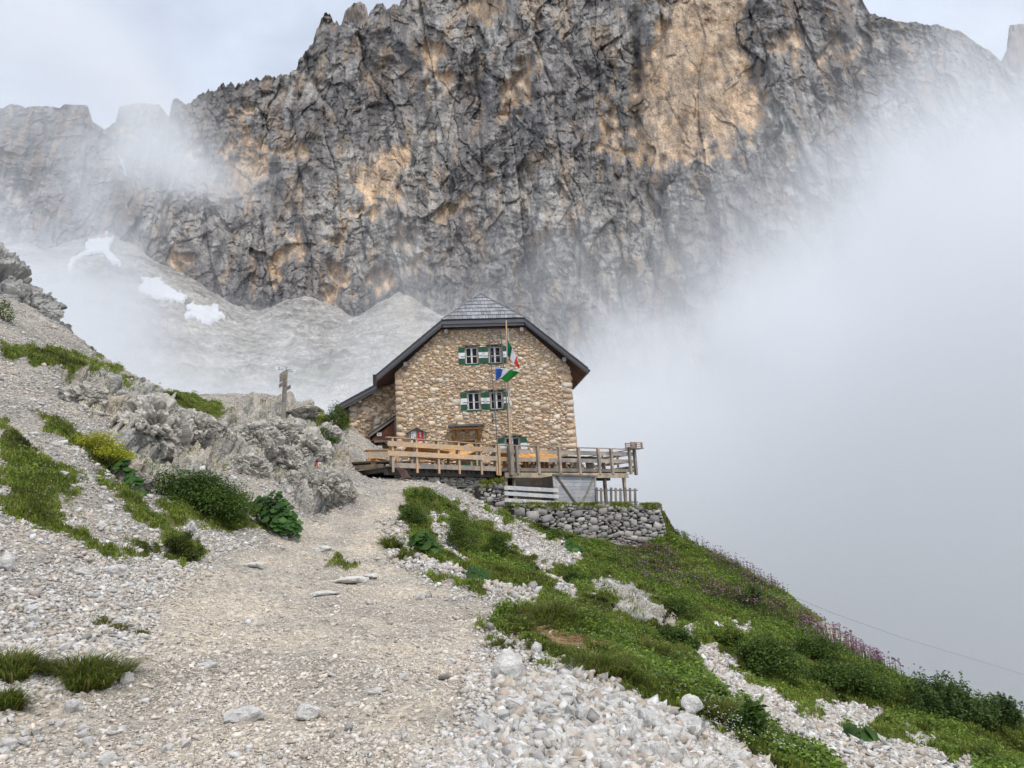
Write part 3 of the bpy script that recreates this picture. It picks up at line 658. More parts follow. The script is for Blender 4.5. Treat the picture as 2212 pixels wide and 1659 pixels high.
# peaks standing farther off
def far_peak(sil, dist, seed, low=-.05):
    a_, t_ = azte(sil); A = np.linspace(a_[0], a_[-1], 120); T = np.interp(A, a_, t_) + fbm(np.stack([A*130, A*0, A*0], -1), 3, seed)*.006
    s = np.linspace(0, 1, 160)[:, None]; te = low+(T-low)*s; AA = np.broadcast_to(A, te.shape)
    Rr = dist*(1+.12*te); Q = cyl(AA, Rr, te); d = ridged(Q/np.array([60, 60, 160]), 3, seed)*22+ridged(Q/18, 3, seed+4)*6
    # round its sides away so that it has depth
    side = np.abs((A-A.mean())/(A[-1]-A[0])*2)**3*dist*.12
    Q = cyl(AA, Rr-d+side, te)
    Q = np.concatenate([Q] + [cyl(A, Rr[-1]-d[-1]+side+60*k/6, (Rr[-1]*T-90*(k/6)**1.4)/(Rr[-1]+60*k/6))[None] for k in range(1, 7)])
    c_ = (np.array([.30, .25, .21])*(1+.5*fbm(Q/30, 3, seed)[..., None])).reshape(-1, 3)
    tag(link('mountain', mesh_np('mountain', Q.reshape(-1, 3), grid_faces(len(Q), 120, True), np.clip(c_, .02, .8), True), M['cliff']), kind='structure')
far_peak([(730,80),(738,50),(745,32),(752,14),(768,6),(780,3),(788,10),(794,30),(798,52),(806,80)], 900, 200)
far_peak([(2150,190),(2164,130),(2174,108),(2178,66),(2185,56),(2196,50),(2212,52),(2240,40),(2300,60),(2340,160)], 820, 210)

# ------------------------------------------------------------------ cloud drifting between the hut and the wall, and thin haze over everything
CY0, CY1 = 85.0, 165.0; CYM = 125.0
def at_cloud(u, v):
    p = pt(u, v, CYM); return p[0], p[2]
cb = bmesh.new(); bmesh.ops.create_cube(cb, size=1); cme = bpy.data.meshes.new('cloud'); 
X0, X1, Z0, Z1 = -130, 128, -50, 112
bmesh.ops.scale(cb, vec=(X1-X0, CY1-CY0, Z1-Z0), verts=cb.verts); bmesh.ops.translate(cb, vec=((X0+X1)/2, CYM, (Z0+Z1)/2), verts=cb.verts); cb.to_mesh(cme); cb.free()
m = bpy.data.materials.new('cloud_vapour'); m.use_nodes = True; t = m.node_tree; t.nodes.clear(); l = t.links.new
o_ = N(t, 'ShaderNodeOutputMaterial'); pv = N(t, 'ShaderNodeVolumePrincipled'); l(pv.outputs[0], o_.inputs['Volume'])
pv.inputs['Color'].default_value = (.972, .983, 1.0, 1); pv.inputs['Anisotropy'].default_value = 0.0
tc_ = N(t, 'ShaderNodeTexCoord'); wn = N(t, 'ShaderNodeTexNoise', i_Scale=0.028, i_Detail=4.0, i_Roughness=0.55); l(tc_.outputs['Object'], wn.inputs['Vector'])
sx = N(t, 'ShaderNodeSeparateXYZ'); l(tc_.outputs['Object'], sx.inputs[0])
def math_(op, a, b_=None, c=None, clamp=False):
    n = N(t, 'ShaderNodeMath', operation=op, use_clamp=clamp)
    for i, x in enumerate((a, b_, c)):
        if x is None: continue
        if isinstance(x, (int, float)): n.inputs[i].default_value = x
        else: l(x, n.inputs[i])
    return n.outputs[0]
# the upper edge of the cloud across the valley, as a curve over x
EDGE = [(-60,470),(0,490),(60,520),(110,550),(160,590),(220,640),(300,705),(400,770),(520,822),(640,858),(760,858),(860,805),(940,765),(1060,745),(1180,725),(1330,690),(1500,640),(1600,560),(1690,470),(1800,370),(1900,290),(2000,250),(2080,230),(2150,210),(2212,190),(2300,160)]
ex_ = [at_cloud(u, v) for u, v in EDGE]
fc = N(t, 'ShaderNodeFloatCurve'); cur = fc.mapping.curves[0]
def nx(x): return (x-X0)/(X1-X0)
def nz_(z): return (z-Z0)/(Z1-Z0)
cur.points[0].location = (0, nz_(ex_[0][1])); cur.points[1].location = (1, nz_(ex_[-1][1]))
for x, z in ex_:
    if 0.01 < nx(x) < 0.99: cur.points.new(nx(x), nz_(z))
fc.mapping.update()
xw = math_('ADD', sx.outputs[0], math_('MULTIPLY', math_('SUBTRACT', wn.outputs[0], .5), 30))
l(math_('MULTIPLY_ADD', xw, 1/(X1-X0), -X0/(X1-X0)), fc.inputs['Value'])
ze = math_('MULTIPLY_ADD', fc.outputs[0], (Z1-Z0), Z0)
depth = math_('SUBTRACT', ze, sx.outputs[2])
# soft over ~20 m on the right, softer on the left
wn2 = N(t, 'ShaderNodeTexNoise', i_Scale=0.055, i_Detail=5.0, i_Roughness=0.6); l(tc_.outputs['Object'], wn2.inputs['Vector'])
d1 = math_('ADD', depth, math_('MULTIPLY', math_('SUBTRACT', wn2.outputs[0], .5), 60))
g = math_('MULTIPLY_ADD', d1, 1/34, 0.30, clamp=True)
g2 = math_('POWER', g, 1.7)
def puff(u, v, ru, rv_, tau):
    x, z = at_cloud(u, v); dx = math_('MULTIPLY', math_('SUBTRACT', xw, x), 1/(ru*.0753)); dz = math_('MULTIPLY', math_('SUBTRACT', sx.outputs[2], z), 1/(rv_*.0753))
    e = math_('EXPONENT', math_('MULTIPLY', math_('ADD', math_('MULTIPLY', dx, dx), math_('MULTIPLY', dz, dz)), -1.0))
    return math_('MULTIPLY', math_('MULTIPLY', e, tau/80), math_('MULTIPLY_ADD', wn2.outputs[0], 2.8, -.5, clamp=False))
tot = math_('MULTIPLY', g2, 0.060)
for a_p in ((285, 218, 115, 70, 7.5), (90, 215, 150, 42, 2.2), (90, 430, 62, 200, 2.3), (20, 640, 130, 120, 1.6), (180, 640, 110, 60, .8), (430, 590, 60, 60, .5), (1620, 560, 170, 130, .9), (1900, 200, 150, 90, .5)): tot = math_('ADD', tot, math_('MAXIMUM', puff(*a_p), 0.0))
l(tot, pv.inputs['Density'])
CLOUD_DENS = pv
tag(link('cloud', cme, m), 'white mist rising over the right half and the valley behind the hut', 'cloud', kind='stuff')

# ------------------------------------------------------------------ stone library: angular lumps, radius about 1
def hull(n, seed, flat=1.0, jit=.28, sub=False):
    rg = np.random.default_rng(seed); p = rg.normal(size=(n, 3)); p /= np.linalg.norm(p, axis=1)[:, None]; p *= (1+rg.uniform(-jit, jit, n))[:, None]; p[:, 2] *= flat
    bm = bmesh.new(); [bm.verts.new(q) for q in p]; r = bmesh.ops.convex_hull(bm, input=bm.verts)
    bmesh.ops.delete(bm, geom=[e for e in r['geom_interior'] if isinstance(e, bmesh.types.BMVert)], context='VERTS')
    bmesh.ops.triangulate(bm, faces=bm.faces); bm.verts.index_update()
    V = np.array([v.co[:] for v in bm.verts]); F = np.array([[v.index for v in f.verts] for f in bm.faces]); bm.free(); return V, F
LIB = [hull(random.choice((9, 10, 12, 13)), 300+k) for k in range(26)]
def blockhull(seed):
    rg = np.random.default_rng(seed); c = np.array([(x, y, z) for x in (-1, 1) for y in (-1, 1) for z in (-1, 1)], float)*.82; c *= rg.uniform(.72, 1.08, (8, 3)); e = rg.normal(size=(6, 3)); e /= np.abs(e).max(1)[:, None]; p = np.concatenate([c, e*rg.uniform(.7, 1.0, (6, 1))])
    bm = bmesh.new(); [bm.verts.new(q) for q in p]; r = bmesh.ops.convex_hull(bm, input=bm.verts)
    bmesh.ops.delete(bm, geom=[e_ for e_ in r['geom_interior'] if isinstance(e_, bmesh.types.BMVert)], context='VERTS')
    bmesh.ops.triangulate(bm, faces=bm.faces); bm.verts.index_update()
    V = np.array([v.co[:] for v in bm.verts]); F = np.array([[v.index for v in f.verts] for f in bm.faces]); bm.free(); return V, F
LIBB = [blockhull(1300+k) for k in range(24)]
def rand_rot(n, rg, tilt=1.0):
    """rotation about z plus a limited tilt"""
    a = rg.uniform(0, 2*math.pi, n); b_ = rg.normal(0, .35*tilt, n); c_ = rg.normal(0, .35*tilt, n)
    ca, sa, cb_, sb_, cc, sc2 = np.cos(a), np.sin(a), np.cos(b_), np.sin(b_), np.cos(c_), np.sin(c_)
    Z_ = np.zeros(n); O_ = np.ones(n)
    Rz = np.stack([ca, -sa, Z_, sa, ca, Z_, Z_, Z_, O_], -1).reshape(-1, 3, 3)
    Rx = np.stack([O_, Z_, Z_, Z_, cb_, -sb_, Z_, sb_, cb_], -1).reshape(-1, 3, 3)
    Ry = np.stack([cc, Z_, sc2, Z_, O_, Z_, -sc2, Z_, cc], -1).reshape(-1, 3, 3)
    return Rx @ Ry @ Rz
def stamp(lib, pos, scl, rot, col, rg):
    """many stones as plain arrays: vertices, triangles, colours"""
    pick = rg.integers(0, len(lib), len(pos)); Vs, Fs, Cs = [], [], []; base = 0
    for k, (V, F) in enumerate(lib):
        i = np.nonzero(pick == k)[0]
        if not len(i): continue
        v = np.einsum('nij,nmj->nmi', rot[i], V[None]*scl[i][:, None, :]) + pos[i][:, None, :]
        Vs.append(v.reshape(-1, 3)); Fs.append((F[None]+(np.arange(len(i))*len(V))[:, None, None]+base).reshape(-1, 3))
        Cs.append(np.repeat(col[i], len(V), 0)); base += len(i)*len(V)
    return np.concatenate(Vs), np.concatenate(Fs), np.concatenate(Cs)
EYE3 = np.eye(3)

# ------------------------------------------------------------------ the hut, in its own frame: x along the front, y to the back, z up from the deck
HUT0 = (-6.1, 39.7, 4.5); HYAW = R(6)
hut = empty('mountain_hut', HUT0, HYAW)
tag(hut, 'three storey rubble stone mountain hut with half hipped shingle roof and green white shutters', 'mountain hut')
def rubble(outline, holes, frame, seed, n_big, n_mid, n_small, size=1.0, palette=None, corner=None):
    """front wall polygon in (x, z) with holes; returns verts/faces/cols of stones set into it; frame maps (x, z, out) to local space"""
    rg = np.random.default_rng(seed); xs = [p[0] for p in outline]; zs = [p[1] for p in outline]
    P_, S_ = [], []
    def far(x, z, r, gap):
        if not P_: return True
        a = np.array(P_); s = np.array(S_)
        return np.all(((a[:, 0]-x)/(s[:, 0]+r[0]+gap))**2+((a[:, 1]-z)/(s[:, 1]+r[1]+gap))**2 > .66)
    def inside(x, z, rx, rz):
        q = np.array([x-rx*.8, x+rx*.8, x, x]), np.array([z, z, z-rz*.8, z+rz*.8])
        if not inpoly(q[0], q[1], outline).all(): return False
        for h in holes:
            if h[0]-rx*.8 < x < h[2]+rx*.8 and h[1]-rz*.8 < z < h[3]+rz*.8: return False
        return True
    if corner:
        for cx, z0_, z1_, sgn in corner:
            z = z0_
            while z < z1_:
                h = rg.uniform(.10, .21); w = rg.uniform(.16, .34)
                x = cx + sgn*(w*.93)
                if inside(x, z+h, w*.4, h*.3): P_.append((x, z+h)); S_.append((w, h))
                z += 2*h+.02
    for cnt, (a_, b_), gap in ((n_big, (.15, .27), .025), (n_mid, (.085, .15), .018), (n_small, (.04, .085), .012)):
        for _ in range(cnt):
            rx = rg.uniform(a_, b_)*size; rz = rx*rg.uniform(.42, .8); x = rg.uniform(min(xs), max(xs)); z = rg.uniform(min(zs), max(zs))
            if inside(x, z, rx, rz) and far(x, z, (rx, rz), gap): P_.append((x, z)); S_.append((rx, rz))
    P_ = np.array(P_); S_ = np.array(S_); n = len(P_)
    pal = np.array(palette); c = pal[rg.integers(0, len(pal), n)]*rg.uniform(.78, 1.12, (n, 1))
    a = rg.normal(0, .16, n); rot = np.stack([np.cos(a), np.zeros(n), -np.sin(a), np.zeros(n), np.ones(n), np.zeros(n), np.sin(a), np.zeros(n), np.cos(a)], -1).reshape(-1, 3, 3)
    pos = np.stack([P_[:, 0], np.full(n, -.004), P_[:, 1]], -1); scl = np.stack([S_[:, 0]*1.10, rg.uniform(.022, .048, n), S_[:, 1]*1.12], -1)
    V, F, C = stamp(LIBB, pos, scl, rot, c, rg)
    return frame(V), F, C
PAL = [(.80, .645, .48), (.82, .70, .55), (.76, .58, .425), (.69, .535, .39), (.84, .735, .60), (.71, .605, .49), (.79, .59, .44), (.63, .46, .30)]
MORTAR = (.48, .345, .215)
def wall_part(name, outline, holes, frame, nrm_out, depth, seed, counts, parent, corner=None, mortar=MORTAR, pal=PAL, size=1.0, reveal=.22):
    """mortar face with openings, reveals and stones, one mesh"""
    outer = [Vector((x, 0, z)) for x, z in outline]
    hs = [[Vector((h[0], 0, h[1])), Vector((h[0], 0, h[3])), Vector((h[2], 0, h[3])), Vector((h[2], 0, h[1]))] for h in holes]
    tri = tessellate_polygon([outer]+hs); pts = outer+[p for h in hs for p in h]
    V = [tuple(p) for p in pts]; F = [tuple(t) for t in tri]
    for h in hs:
        b_ = len(V); V += [tuple(p) for p in h]+[(p.x, reveal, p.z) for p in h]; F += [(b_+k, b_+(k+1) % 4, b_+4+(k+1) % 4) for k in range(4)]+[(b_+k, b_+4+(k+1) % 4, b_+4+k) for k in range(4)]
    n = len(outer); b_ = len(V); V += [tuple(p) for p in outer]+[(p.x, depth, p.z) for p in outer]
    F += [(b_+k, b_+(k+1) % n, b_+n+(k+1) % n) for k in range(n)]+[(b_+k, b_+n+(k+1) % n, b_+n+k) for k in range(n)]
    bt_ = tessellate_polygon([outer]); F += [tuple(b_+n+i for i in t_) for t_ in bt_]
    V = frame(np.array(V)); F = np.array(F); C = np.tile(mortar, (len(V), 1))*1.0
    SV, SF, Sc = rubble(outline, holes, frame, seed, *counts, size=size, palette=pal, corner=corner)
    SVn = np.concatenate([V, SV]); F = np.concatenate([F, SF+len(V)]); C = np.concatenate([C, Sc])
    return link(name, mesh_np(name, SVn, F, C), M['rubble'], parent)
ident = lambda V: V
W1 = [(3.73, 6.12, 4.37, 7.04), (4.98, 6.12, 5.62, 7.04), (3.74, 3.62, 4.37, 4.56), (4.95, 3.62, 5.58, 4.56), (5.62, 1.10, 6.36, 2.08)]
DOOR = (3.02, 0.0, 4.02, 2.0)
outline = [(-.05, -1.5), (9.5, -1.5), (9.33, 5.75), (6.98, 8.02), (2.45, 8.02), (-.05, 5.75)]
wall_part('front_wall', outline, W1+[DOOR], ident, -1, .6, 5, (220, 2600, 10000), hut, corner=[(-.05, -1, 5.4, 1), (9.40, -1, 5.4, -1)])
# side and back walls
mb = MB(); mb.col = (.5, .4, .29)
mb.box(-.05, .55, .6, 9, -1.5, 5.7); mb.box(8.75, 9.36, .6, 9, -1.5, 5.7); mb.box(-.05, 9.36, 8.4, 9, -1.5, 5.7)
mb.build('side_walls', M['rubble'], hut)
mb = MB(); mb.prism([(.56, .62, -.2), (8.74, .62, -.2), (8.74, .62, 5.6), (6.9, .62, 7.6), (2.5, .62, 7.6), (.56, .62, 5.6)], (0, .8, 0)); mb.build('room_shade_block', M['dark'], hut)  # near-black block paints the shade of the unlit rooms behind the openings
# right side wall stones for the raking view
fr = lambda V: np.stack([9.34-V[:, 1], V[:, 0], V[:, 2]], -1)
wall_part('side_wall', [(.3, -1.5), (9, -1.5), (9, 5.6), (.3, 5.6)], [], fr, 1, .05, 9, (160, 500, 1200), hut)
# annex on the left, set back
AY = 2.5
an = [(-2.76, -.6), (.0, -.6), (.0, 5.75), (-.9, 5.55), (-2.76, 4.72)]
fa = lambda V: V + np.array([0, AY, 0])
wall_part('annex_wall', an, [], fa, -1, .5, 21, (300, 700, 1700), hut, corner=[(-2.76, -.4, 4.3, 1)], mortar=(.43, .30, .18), size=1.15)
fl = lambda V: np.stack([-2.74+V[:, 1], AY+.5+(6-V[:, 0])*1.0, V[:, 2]], -1)
mb = MB(); mb.col = (.46, .37, .27); mb.box(-2.74, -2.2, AY+.5, 9, -.6, 4.65); mb.build('annex_side_wall', M['rubble'], hut)

# --- roof
rg = np.random.default_rng(3)
FY = -.50                       # the verge stands half a metre proud of the wall
HB = (2.50, 6.97, 8.33); PK = (4.735, .75, 10.12); EL, ER, EZ = -1.02, 10.22, 5.46
BACKY = 9.5
roof = MB(); roof.col = (.17, .17, .18)
def slab(mb, a, b, y0a, y1, y0b, th):
    """sloping slab: from eave point a (x,z) to upper point b (x,z), front edge y0a at the eave and y0b above"""
    dx, dz = b[0]-a[0], b[1]-a[1]; L_ = math.hypot(dx, dz); nx_, nz2 = -dz/L_*th, dx/L_*th
    if nz2 < 0: nx_, nz2 = -nx_, -nz2
    mb.hexa([(a[0], y0a, a[1]), (b[0], y0b, b[1]), (b[0], y1, b[1]), (a[0], y1, a[1]), (a[0]+nx_, y0a, a[1]+nz2), (b[0]+nx_, y0b, b[1]+nz2), (b[0]+nx_, y1, b[1]+nz2), (a[0]+nx_, y1, a[1]+nz2)])
for (e, h) in (((EL, EZ), (HB[0], HB[2])), ((ER, EZ), (HB[1], HB[2]))):
    nC = 13
    for k in range(nC):          # stepped shingle courses, each a little tilted so that the verge is a saw edge
        a_ = k/nC; b_ = (k+1.25)/nC
        pa = (e[0]+(h[0]-e[0])*a_, e[1]+(h[1]-e[1])*a_+.10); pb = (e[0]+(h[0]-e[0])*b_, e[1]+(h[1]-e[1])*b_+.075)
        roof.col = tuple(np.array((.15, .15, .16))*rg.uniform(.75, 1.3)); slab(roof, pa, pb, FY-.06, BACKY, FY-.06, .035)
    # upper triangle up to the ridge, cut by the hip
    for k in range(8):
        a_ = k/8; b_ = min(1, (k+1.2)/8)
        pa = (h[0]+(PK[0]-h[0])*a_, h[1]+(PK[2]-h[1])*a_+.09); pb = (h[0]+(PK[0]-h[0])*b_, h[1]+(PK[2]-h[1])*b_+.07)
        roof.col = tuple(np.array((.17, .17, .18))*rg.uniform(.75, 1.3)); slab(roof, pa, pb, FY+(PK[1]-FY)*a_-.02, BACKY, FY+(PK[1]-FY)*b_-.02, .035)
rf = roof.build('roof', M['shingle'], hut)
sf = MB()
for (e, h) in (((EL, EZ), (HB[0], HB[2])), ((ER, EZ), (HB[1], HB[2]))): slab(sf, (e[0], e[1]-.03), (h[0], h[1]-.03), FY+.08, BACKY-.1, FY+.08, .10)
sf.box(HB[0]-.1, HB[1]+.1, FY+.08, .5, HB[2]-.10, HB[2]+.0)
sf.build('soffit', M['soffit'], rf)
# hip: shingles one by one
hs = MB(); nrow = 7
v0 = np.array([HB[0], FY, HB[2]+.10]); v1 = np.array([HB[1], FY, HB[2]+.10]); v2 = np.array([PK[0], PK[1], PK[2]+.08])
upv = (v2-(v0+v1)/2); Lh = np.linalg.norm(upv); up_ = upv/Lh; nn = np.cross(np.array([1, 0, 0]), up_)
hs.col = (.06, .06, .065); hs.prism([v0, v1, v2], tuple(nn*-.06))
for r_ in range(nrow):
    s0 = r_/nrow; s1 = min(1.0, (r_+1.12)/nrow); x0 = v0[0]+(v2[0]-v0[0])*s0; x1 = v1[0]+(v2[0]-v1[0])*s0; x = x0
    while x < x1-.03:
        w = min(rg.uniform(.13, .27), x1-x); g = rg.uniform(.68, 1.25)
        hs.col = (.31*g, .315*g, .335*g)
        def P_h(xx, s, o): q = (v0+v1)/2+upv*s; return (min(max(xx, v0[0]+(v2[0]-v0[0])*s-.02), v1[0]+(v2[0]-v1[0])*s+.02), q[1]+nn[1]*o, q[2]+nn[2]*o)
        xa, xb = x+.006, x+w-.006
        hs.hexa([P_h(xa, s0, .045), P_h(xb, s0, .045), P_h(xb, s1, .010), P_h(xa, s1, .010), P_h(xa, s0, .075+rg.uniform(0, .01)), P_h(xb, s0, .075+rg.uniform(0, .01)), P_h(xb, s1, .035), P_h(xa, s1, .035)])
        x += w
hs.build('hip_shingles', M['shingle'], rf)
fb = MB()
zt = HB[2]-.02
def vboard(mb, a, b, y, h, th):
    """verge board between (x,z) a and b, hanging h below"""
    mb.hexa([(a[0], y, a[1]-h), (b[0], y, b[1]-h), (b[0], y+th, b[1]-h), (a[0], y+th, a[1]-h), (a[0], y, a[1]), (b[0], y, b[1]), (b[0], y+th, b[1]), (a[0], y+th, a[1])])
kx = math.cos(math.atan2(HB[2]-EZ, HB[0]-EL))
for dy, dz, h in ((0, .10, .19), (.045, -.06, .14)):
    vboard(fb, (EL, EZ+dz), (HB[0], HB[2]+dz), FY+dy, h/kx, .045); vboard(fb, (ER, EZ+dz), (HB[1], HB[2]+dz), FY+dy, h/kx, .045)
fb.box(HB[0]-.02, HB[1]+.02, FY-.004, FY+.042, HB[2]-.12, HB[2]+.08); fb.box(HB[0]+.05, HB[1]-.05, FY+.05, FY+.09, HB[2]-.27, HB[2]-.08)
fb.build('fascia_board', M['fascia'], rf)
rb = MB(); rb.col = (.24, .24, .245)
for e in (v0, v1): rb.bar(e+np.array([0, -.02, .06]), v2+np.array([0, 0, .07]), .13, .05)
rb.bar(v2+np.array([0, 0, .06]), (PK[0], BACKY, PK[2]+.14), .2, .05)
rb.build('ridge_board', M['shingle'], rf)
for px_, pz_ in ((2.72, 7.86), (6.78, 7.86), (.52, 6.14), (9.0, 6.14)):
    p_ = MB(); p_.col = (.8, .8, .85); p_.box(px_-.09, px_+.09, FY+.12, .1, pz_-.12, pz_+.1); p_.box(px_-.07, px_+.07, FY+.28, .1, pz_-.24, pz_-.12); p_.build('purlin', M['wood_grey'], rf)
gt = MB(); gt.cyl((ER+.06, FY+.1, EZ-.02), (ER+.06, BACKY, EZ-.02), .075); gt.build('gutter', M['gutter'], rf); gt = MB(); gt.cyl((EL-.06, FY-.05, EZ-.02), (EL-.06, 2.4, EZ-.02), .08); gt.box(EL-.15, EL+.04, FY-.02, FY+.12, EZ-.42, EZ+.15); gt.build('gutter', M['gutter'], rf)
# annex roof
A0 = (EL-.02, EZ+.10); A1 = (-3.42, 4.33); AYF = AY-.55
ar = MB()
for k in range(9):
    a_ = k/9; b_ = min(1, (k+1.25)/9)
    pa = (A1[0]+(A0[0]-A1[0])*a_, A1[1]+(A0[1]-A1[1])*a_+.10); pb = (A1[0]+(A0[0]-A1[0])*b_, A1[1]+(A0[1]-A1[1])*b_+.075)
    ar.col = tuple(np.array((.17, .17, .18))*rg.uniform(.75, 1.3)); slab(ar, pa, pb, AYF-.05, BACKY, AYF-.05, .035)
arf = ar.build('annex_roof', M['shingle'], hut)
s2 = MB(); slab(s2, (A1[0], A1[1]-.03), (A0[0], A0[1]-.03), AYF+.06, BACKY-.1, AYF+.06, .08); s2.box(A1[0]+.02, -2.7, AYF+.3, AYF+.36, A1[1]-.25, A1[1]-.02); s2.build('soffit', M['wood_dark'], arf)
f2 = MB()
for dy, dz, h in ((0, .10, .22), (.045, -.10, .15)): vboard(f2, (A1[0], A1[1]+dz), (A0[0]+.1, A0[1]+dz+.04), AYF+dy, h*1.09, .045)
f2.box(A1[0]-.03, A1[0]+.02, AYF, BACKY, A1[1]-.16, A1[1]+.1)
f2.build('fascia_board', M['fascia'], arf)
p_ = MB(); p_.box(-2.2, -2.02, AYF+.1, AY+.1, 4.62, 4.84); p_.build('purlin', M['wood_grey'], arf)
sh = MB(); sh.box(-3.12, -2.80, AY+.62, AY+.66, 2.65, 3.35); sh.build('side_shutter', M['green'], hut)
s3 = MB(); s3.box(-3.13, -2.79, AY+.60, AY+.67, 3.12, 3.46); s3.build('white_panel', M['white'], [o for o in hut.children if o.name.startswith('side_shutter')][0])
# porch in the corner, roof sloping down to the left
pr = MB()
for k in range(5):
    a_, b_ = k/5, min(1, (k+1.25)/5); pa = (-1.62+1.56*a_, 2.62+1.03*a_+.06); pb = (-1.62+1.56*b_, 2.62+1.03*b_+.045)
    pr.col = (.2*rg.uniform(.8, 1.2),)*3; slab(pr, pa, pb, 1.0, 2.5, 1.0, .03)
prf = pr.build('porch_roof', M['shingle'], hut)
q = MB(); q.col = (.55, .55, .58); q.bar((-1.60, 1.05, 2.56), (-.06, 1.05, 3.58), .06, .12); q.bar((-1.30, 1.08, 2.30), (-.06, 1.08, 2.30), .08, .11); q.bar((-.14, 1.08, .0), (-.14, 1.08, 3.4), .12, .12); q.bar((-.20, 1.1, 1.75), (-.75, 1.1, 2.28), .06, .08)
q.build('porch_frame', M['wood_grey'], prf)
q = MB(); q.box(-1.55, -.1, 1.2, 2.45, 2.35, 2.42); q.prism([(-1.5, 1.16, 2.36), (-.1, 1.16, 2.36), (-.1, 1.16, 3.42)], (0, .03, 0)); q.box(-1.62, -1.5, 1.05, 2.45, 2.24, 2.62); q.build('porch_boarding', M['soffit'], prf)
for x_, z_ in ((-1.02, 2.68), (-1.0, 1.98)):
    q = MB(); q.box(x_-.12, x_+.12, 1.10, 1.14, z_-.09, z_+.09); s_o = q.build('number_plate', M['white'], prf)
    q = MB()
    for dx in (-.05, 0, .05): q.box(x_+dx-.012, x_+dx+.012, 1.088, 1.10, z_-.045, z_+.045)
    q.build('plate_digits', M['ink'], s_o)
# wires, tie irons
q = MB(); q.box(4.98, 5.03, -.03, .0, 2.6, 3.4); q.build('wall_anchor', M['gutter'], hut)
q = MB(); q.bar((8.62, -.03, 5.25), (8.78, -.03, 4.85), .03, .03); q.build('wall_anchor', M['gutter'], hut)

# --- windows
def window(x0, z0, x1, z1, shut=True, cross=True, bar_=True, sides=(1, 1), nobeam=False):
    f = MB(); w = .05; y0, y1 = .10, .16
    cas_ = []
    for xa_, xb_ in ((x0-.05, x0), (x1, x1+.05)): g_ = MB(); g_.box(xa_, xb_, .02, .10, z0-.05, z1+.02); cas_.append(g_)
    fr_ = MB()
    fr_.box(x0, x1, y0, y1, z1-w, z1); fr_.box(x0, x1, y0, y1, z0, z0+w); fr_.box(x0, x0+w, y0, y1, z0+w, z1-w); fr_.box(x1-w, x1, y0, y1, z0+w, z1-w)
    xm = (x0+x1)/2; fr_.box(xm-.045, xm+.045, y0-.02, y1, z0+w, z1-w)
    if cross:
        zm = z0+(z1-z0)*.47; fr_.box(x0+w, xm-.045, y0+.01, y1, zm-.02, zm+.02); fr_.box(xm+.045, x1-w, y0+.01, y1, zm-.02, zm+.02)
    o = fr_.build('window', M['white'], hut)
    p = MB(); p.box(x0+w, x1-w, y1-.02, y1-.012, z0+w, z1-w); p.build('pane', M['glass'], o)
    c = MB()
    n = 10
    for s_a, s_b in ((x0+w, x0+w+(x1-x0)*.33), (x1-w-(x1-x0)*.33, x1-w)):
        for k in range(n):
            a = s_a+(s_b-s_a)*k/n; b_ = s_a+(s_b-s_a)*(k+1)/n; c.add([(a, y1+.06+.02*(k % 2), z0), (b_, y1+.06+.02*((k+1) % 2), z0), (b_, y1+.06+.02*((k+1) % 2), z1), (a, y1+.06+.02*(k % 2), z1)], [(0, 1, 2, 3)])
    c.build('curtain', M['curtain'], o)
    s = MB(); s.box(x0-.06, x1+.06, -.05, .12, z0-.09, z0-.003); s.build('sill', M['green'], o)
    l_ = MB(); l_.box(x0-.14, x1+.14, -.12, .06, z1+.06, z1+.10); l_.build('lintel', M['fascia'], o)
    l_ = MB(); l_.box(x0-.06, x1+.06, -.02, .10, z1, z1+.06); l_.build('head_board', M['green'], o)
    for g_ in cas_: g_.build('casing', M['green'], o)
    for sd in (-1, 1):
        if not sides[(sd+1)//2]: continue
        xs = x0-.055 if sd < 0 else x1+.055; xe = xs+sd*.33; a, b_ = min(xs, xe), max(xs, xe); yt = -.06
        tz = .04; zz0, zz1 = z0-.01, z1-.02; h = zz1-zz0
        q = MB(); q.box(a, b_, yt, yt+.035, zz0, zz0+h*.33); q.box(a, b_, yt, yt+.035, zz0+h*.68, zz1)
        q.box(a+.003, b_-.003, yt+.002, yt+.033, zz0+h*.33, zz0+h*.68)
        so = q.build('shutter', M['green'], o)
        q = MB(); q.box(a-.003, b_+.003, yt-.006, yt+.04, zz0+h*.33+.002, zz0+h*.68-.002); q.build('white_panel', M['white'], so)
    if bar_:
        q = MB(); zb = z0+(z1-z0)*.44; q.bar((x0-.26, -.075, zb-.01), (x1+.24, -.075, zb+.02), .02, .03); q.build('security_bar', M['metal'], o)
    return o
window(*W1[0]); window(*W1[1]); window(*W1[2]); window(*W1[3]); window(*W1[4], cross=False, bar_=False)
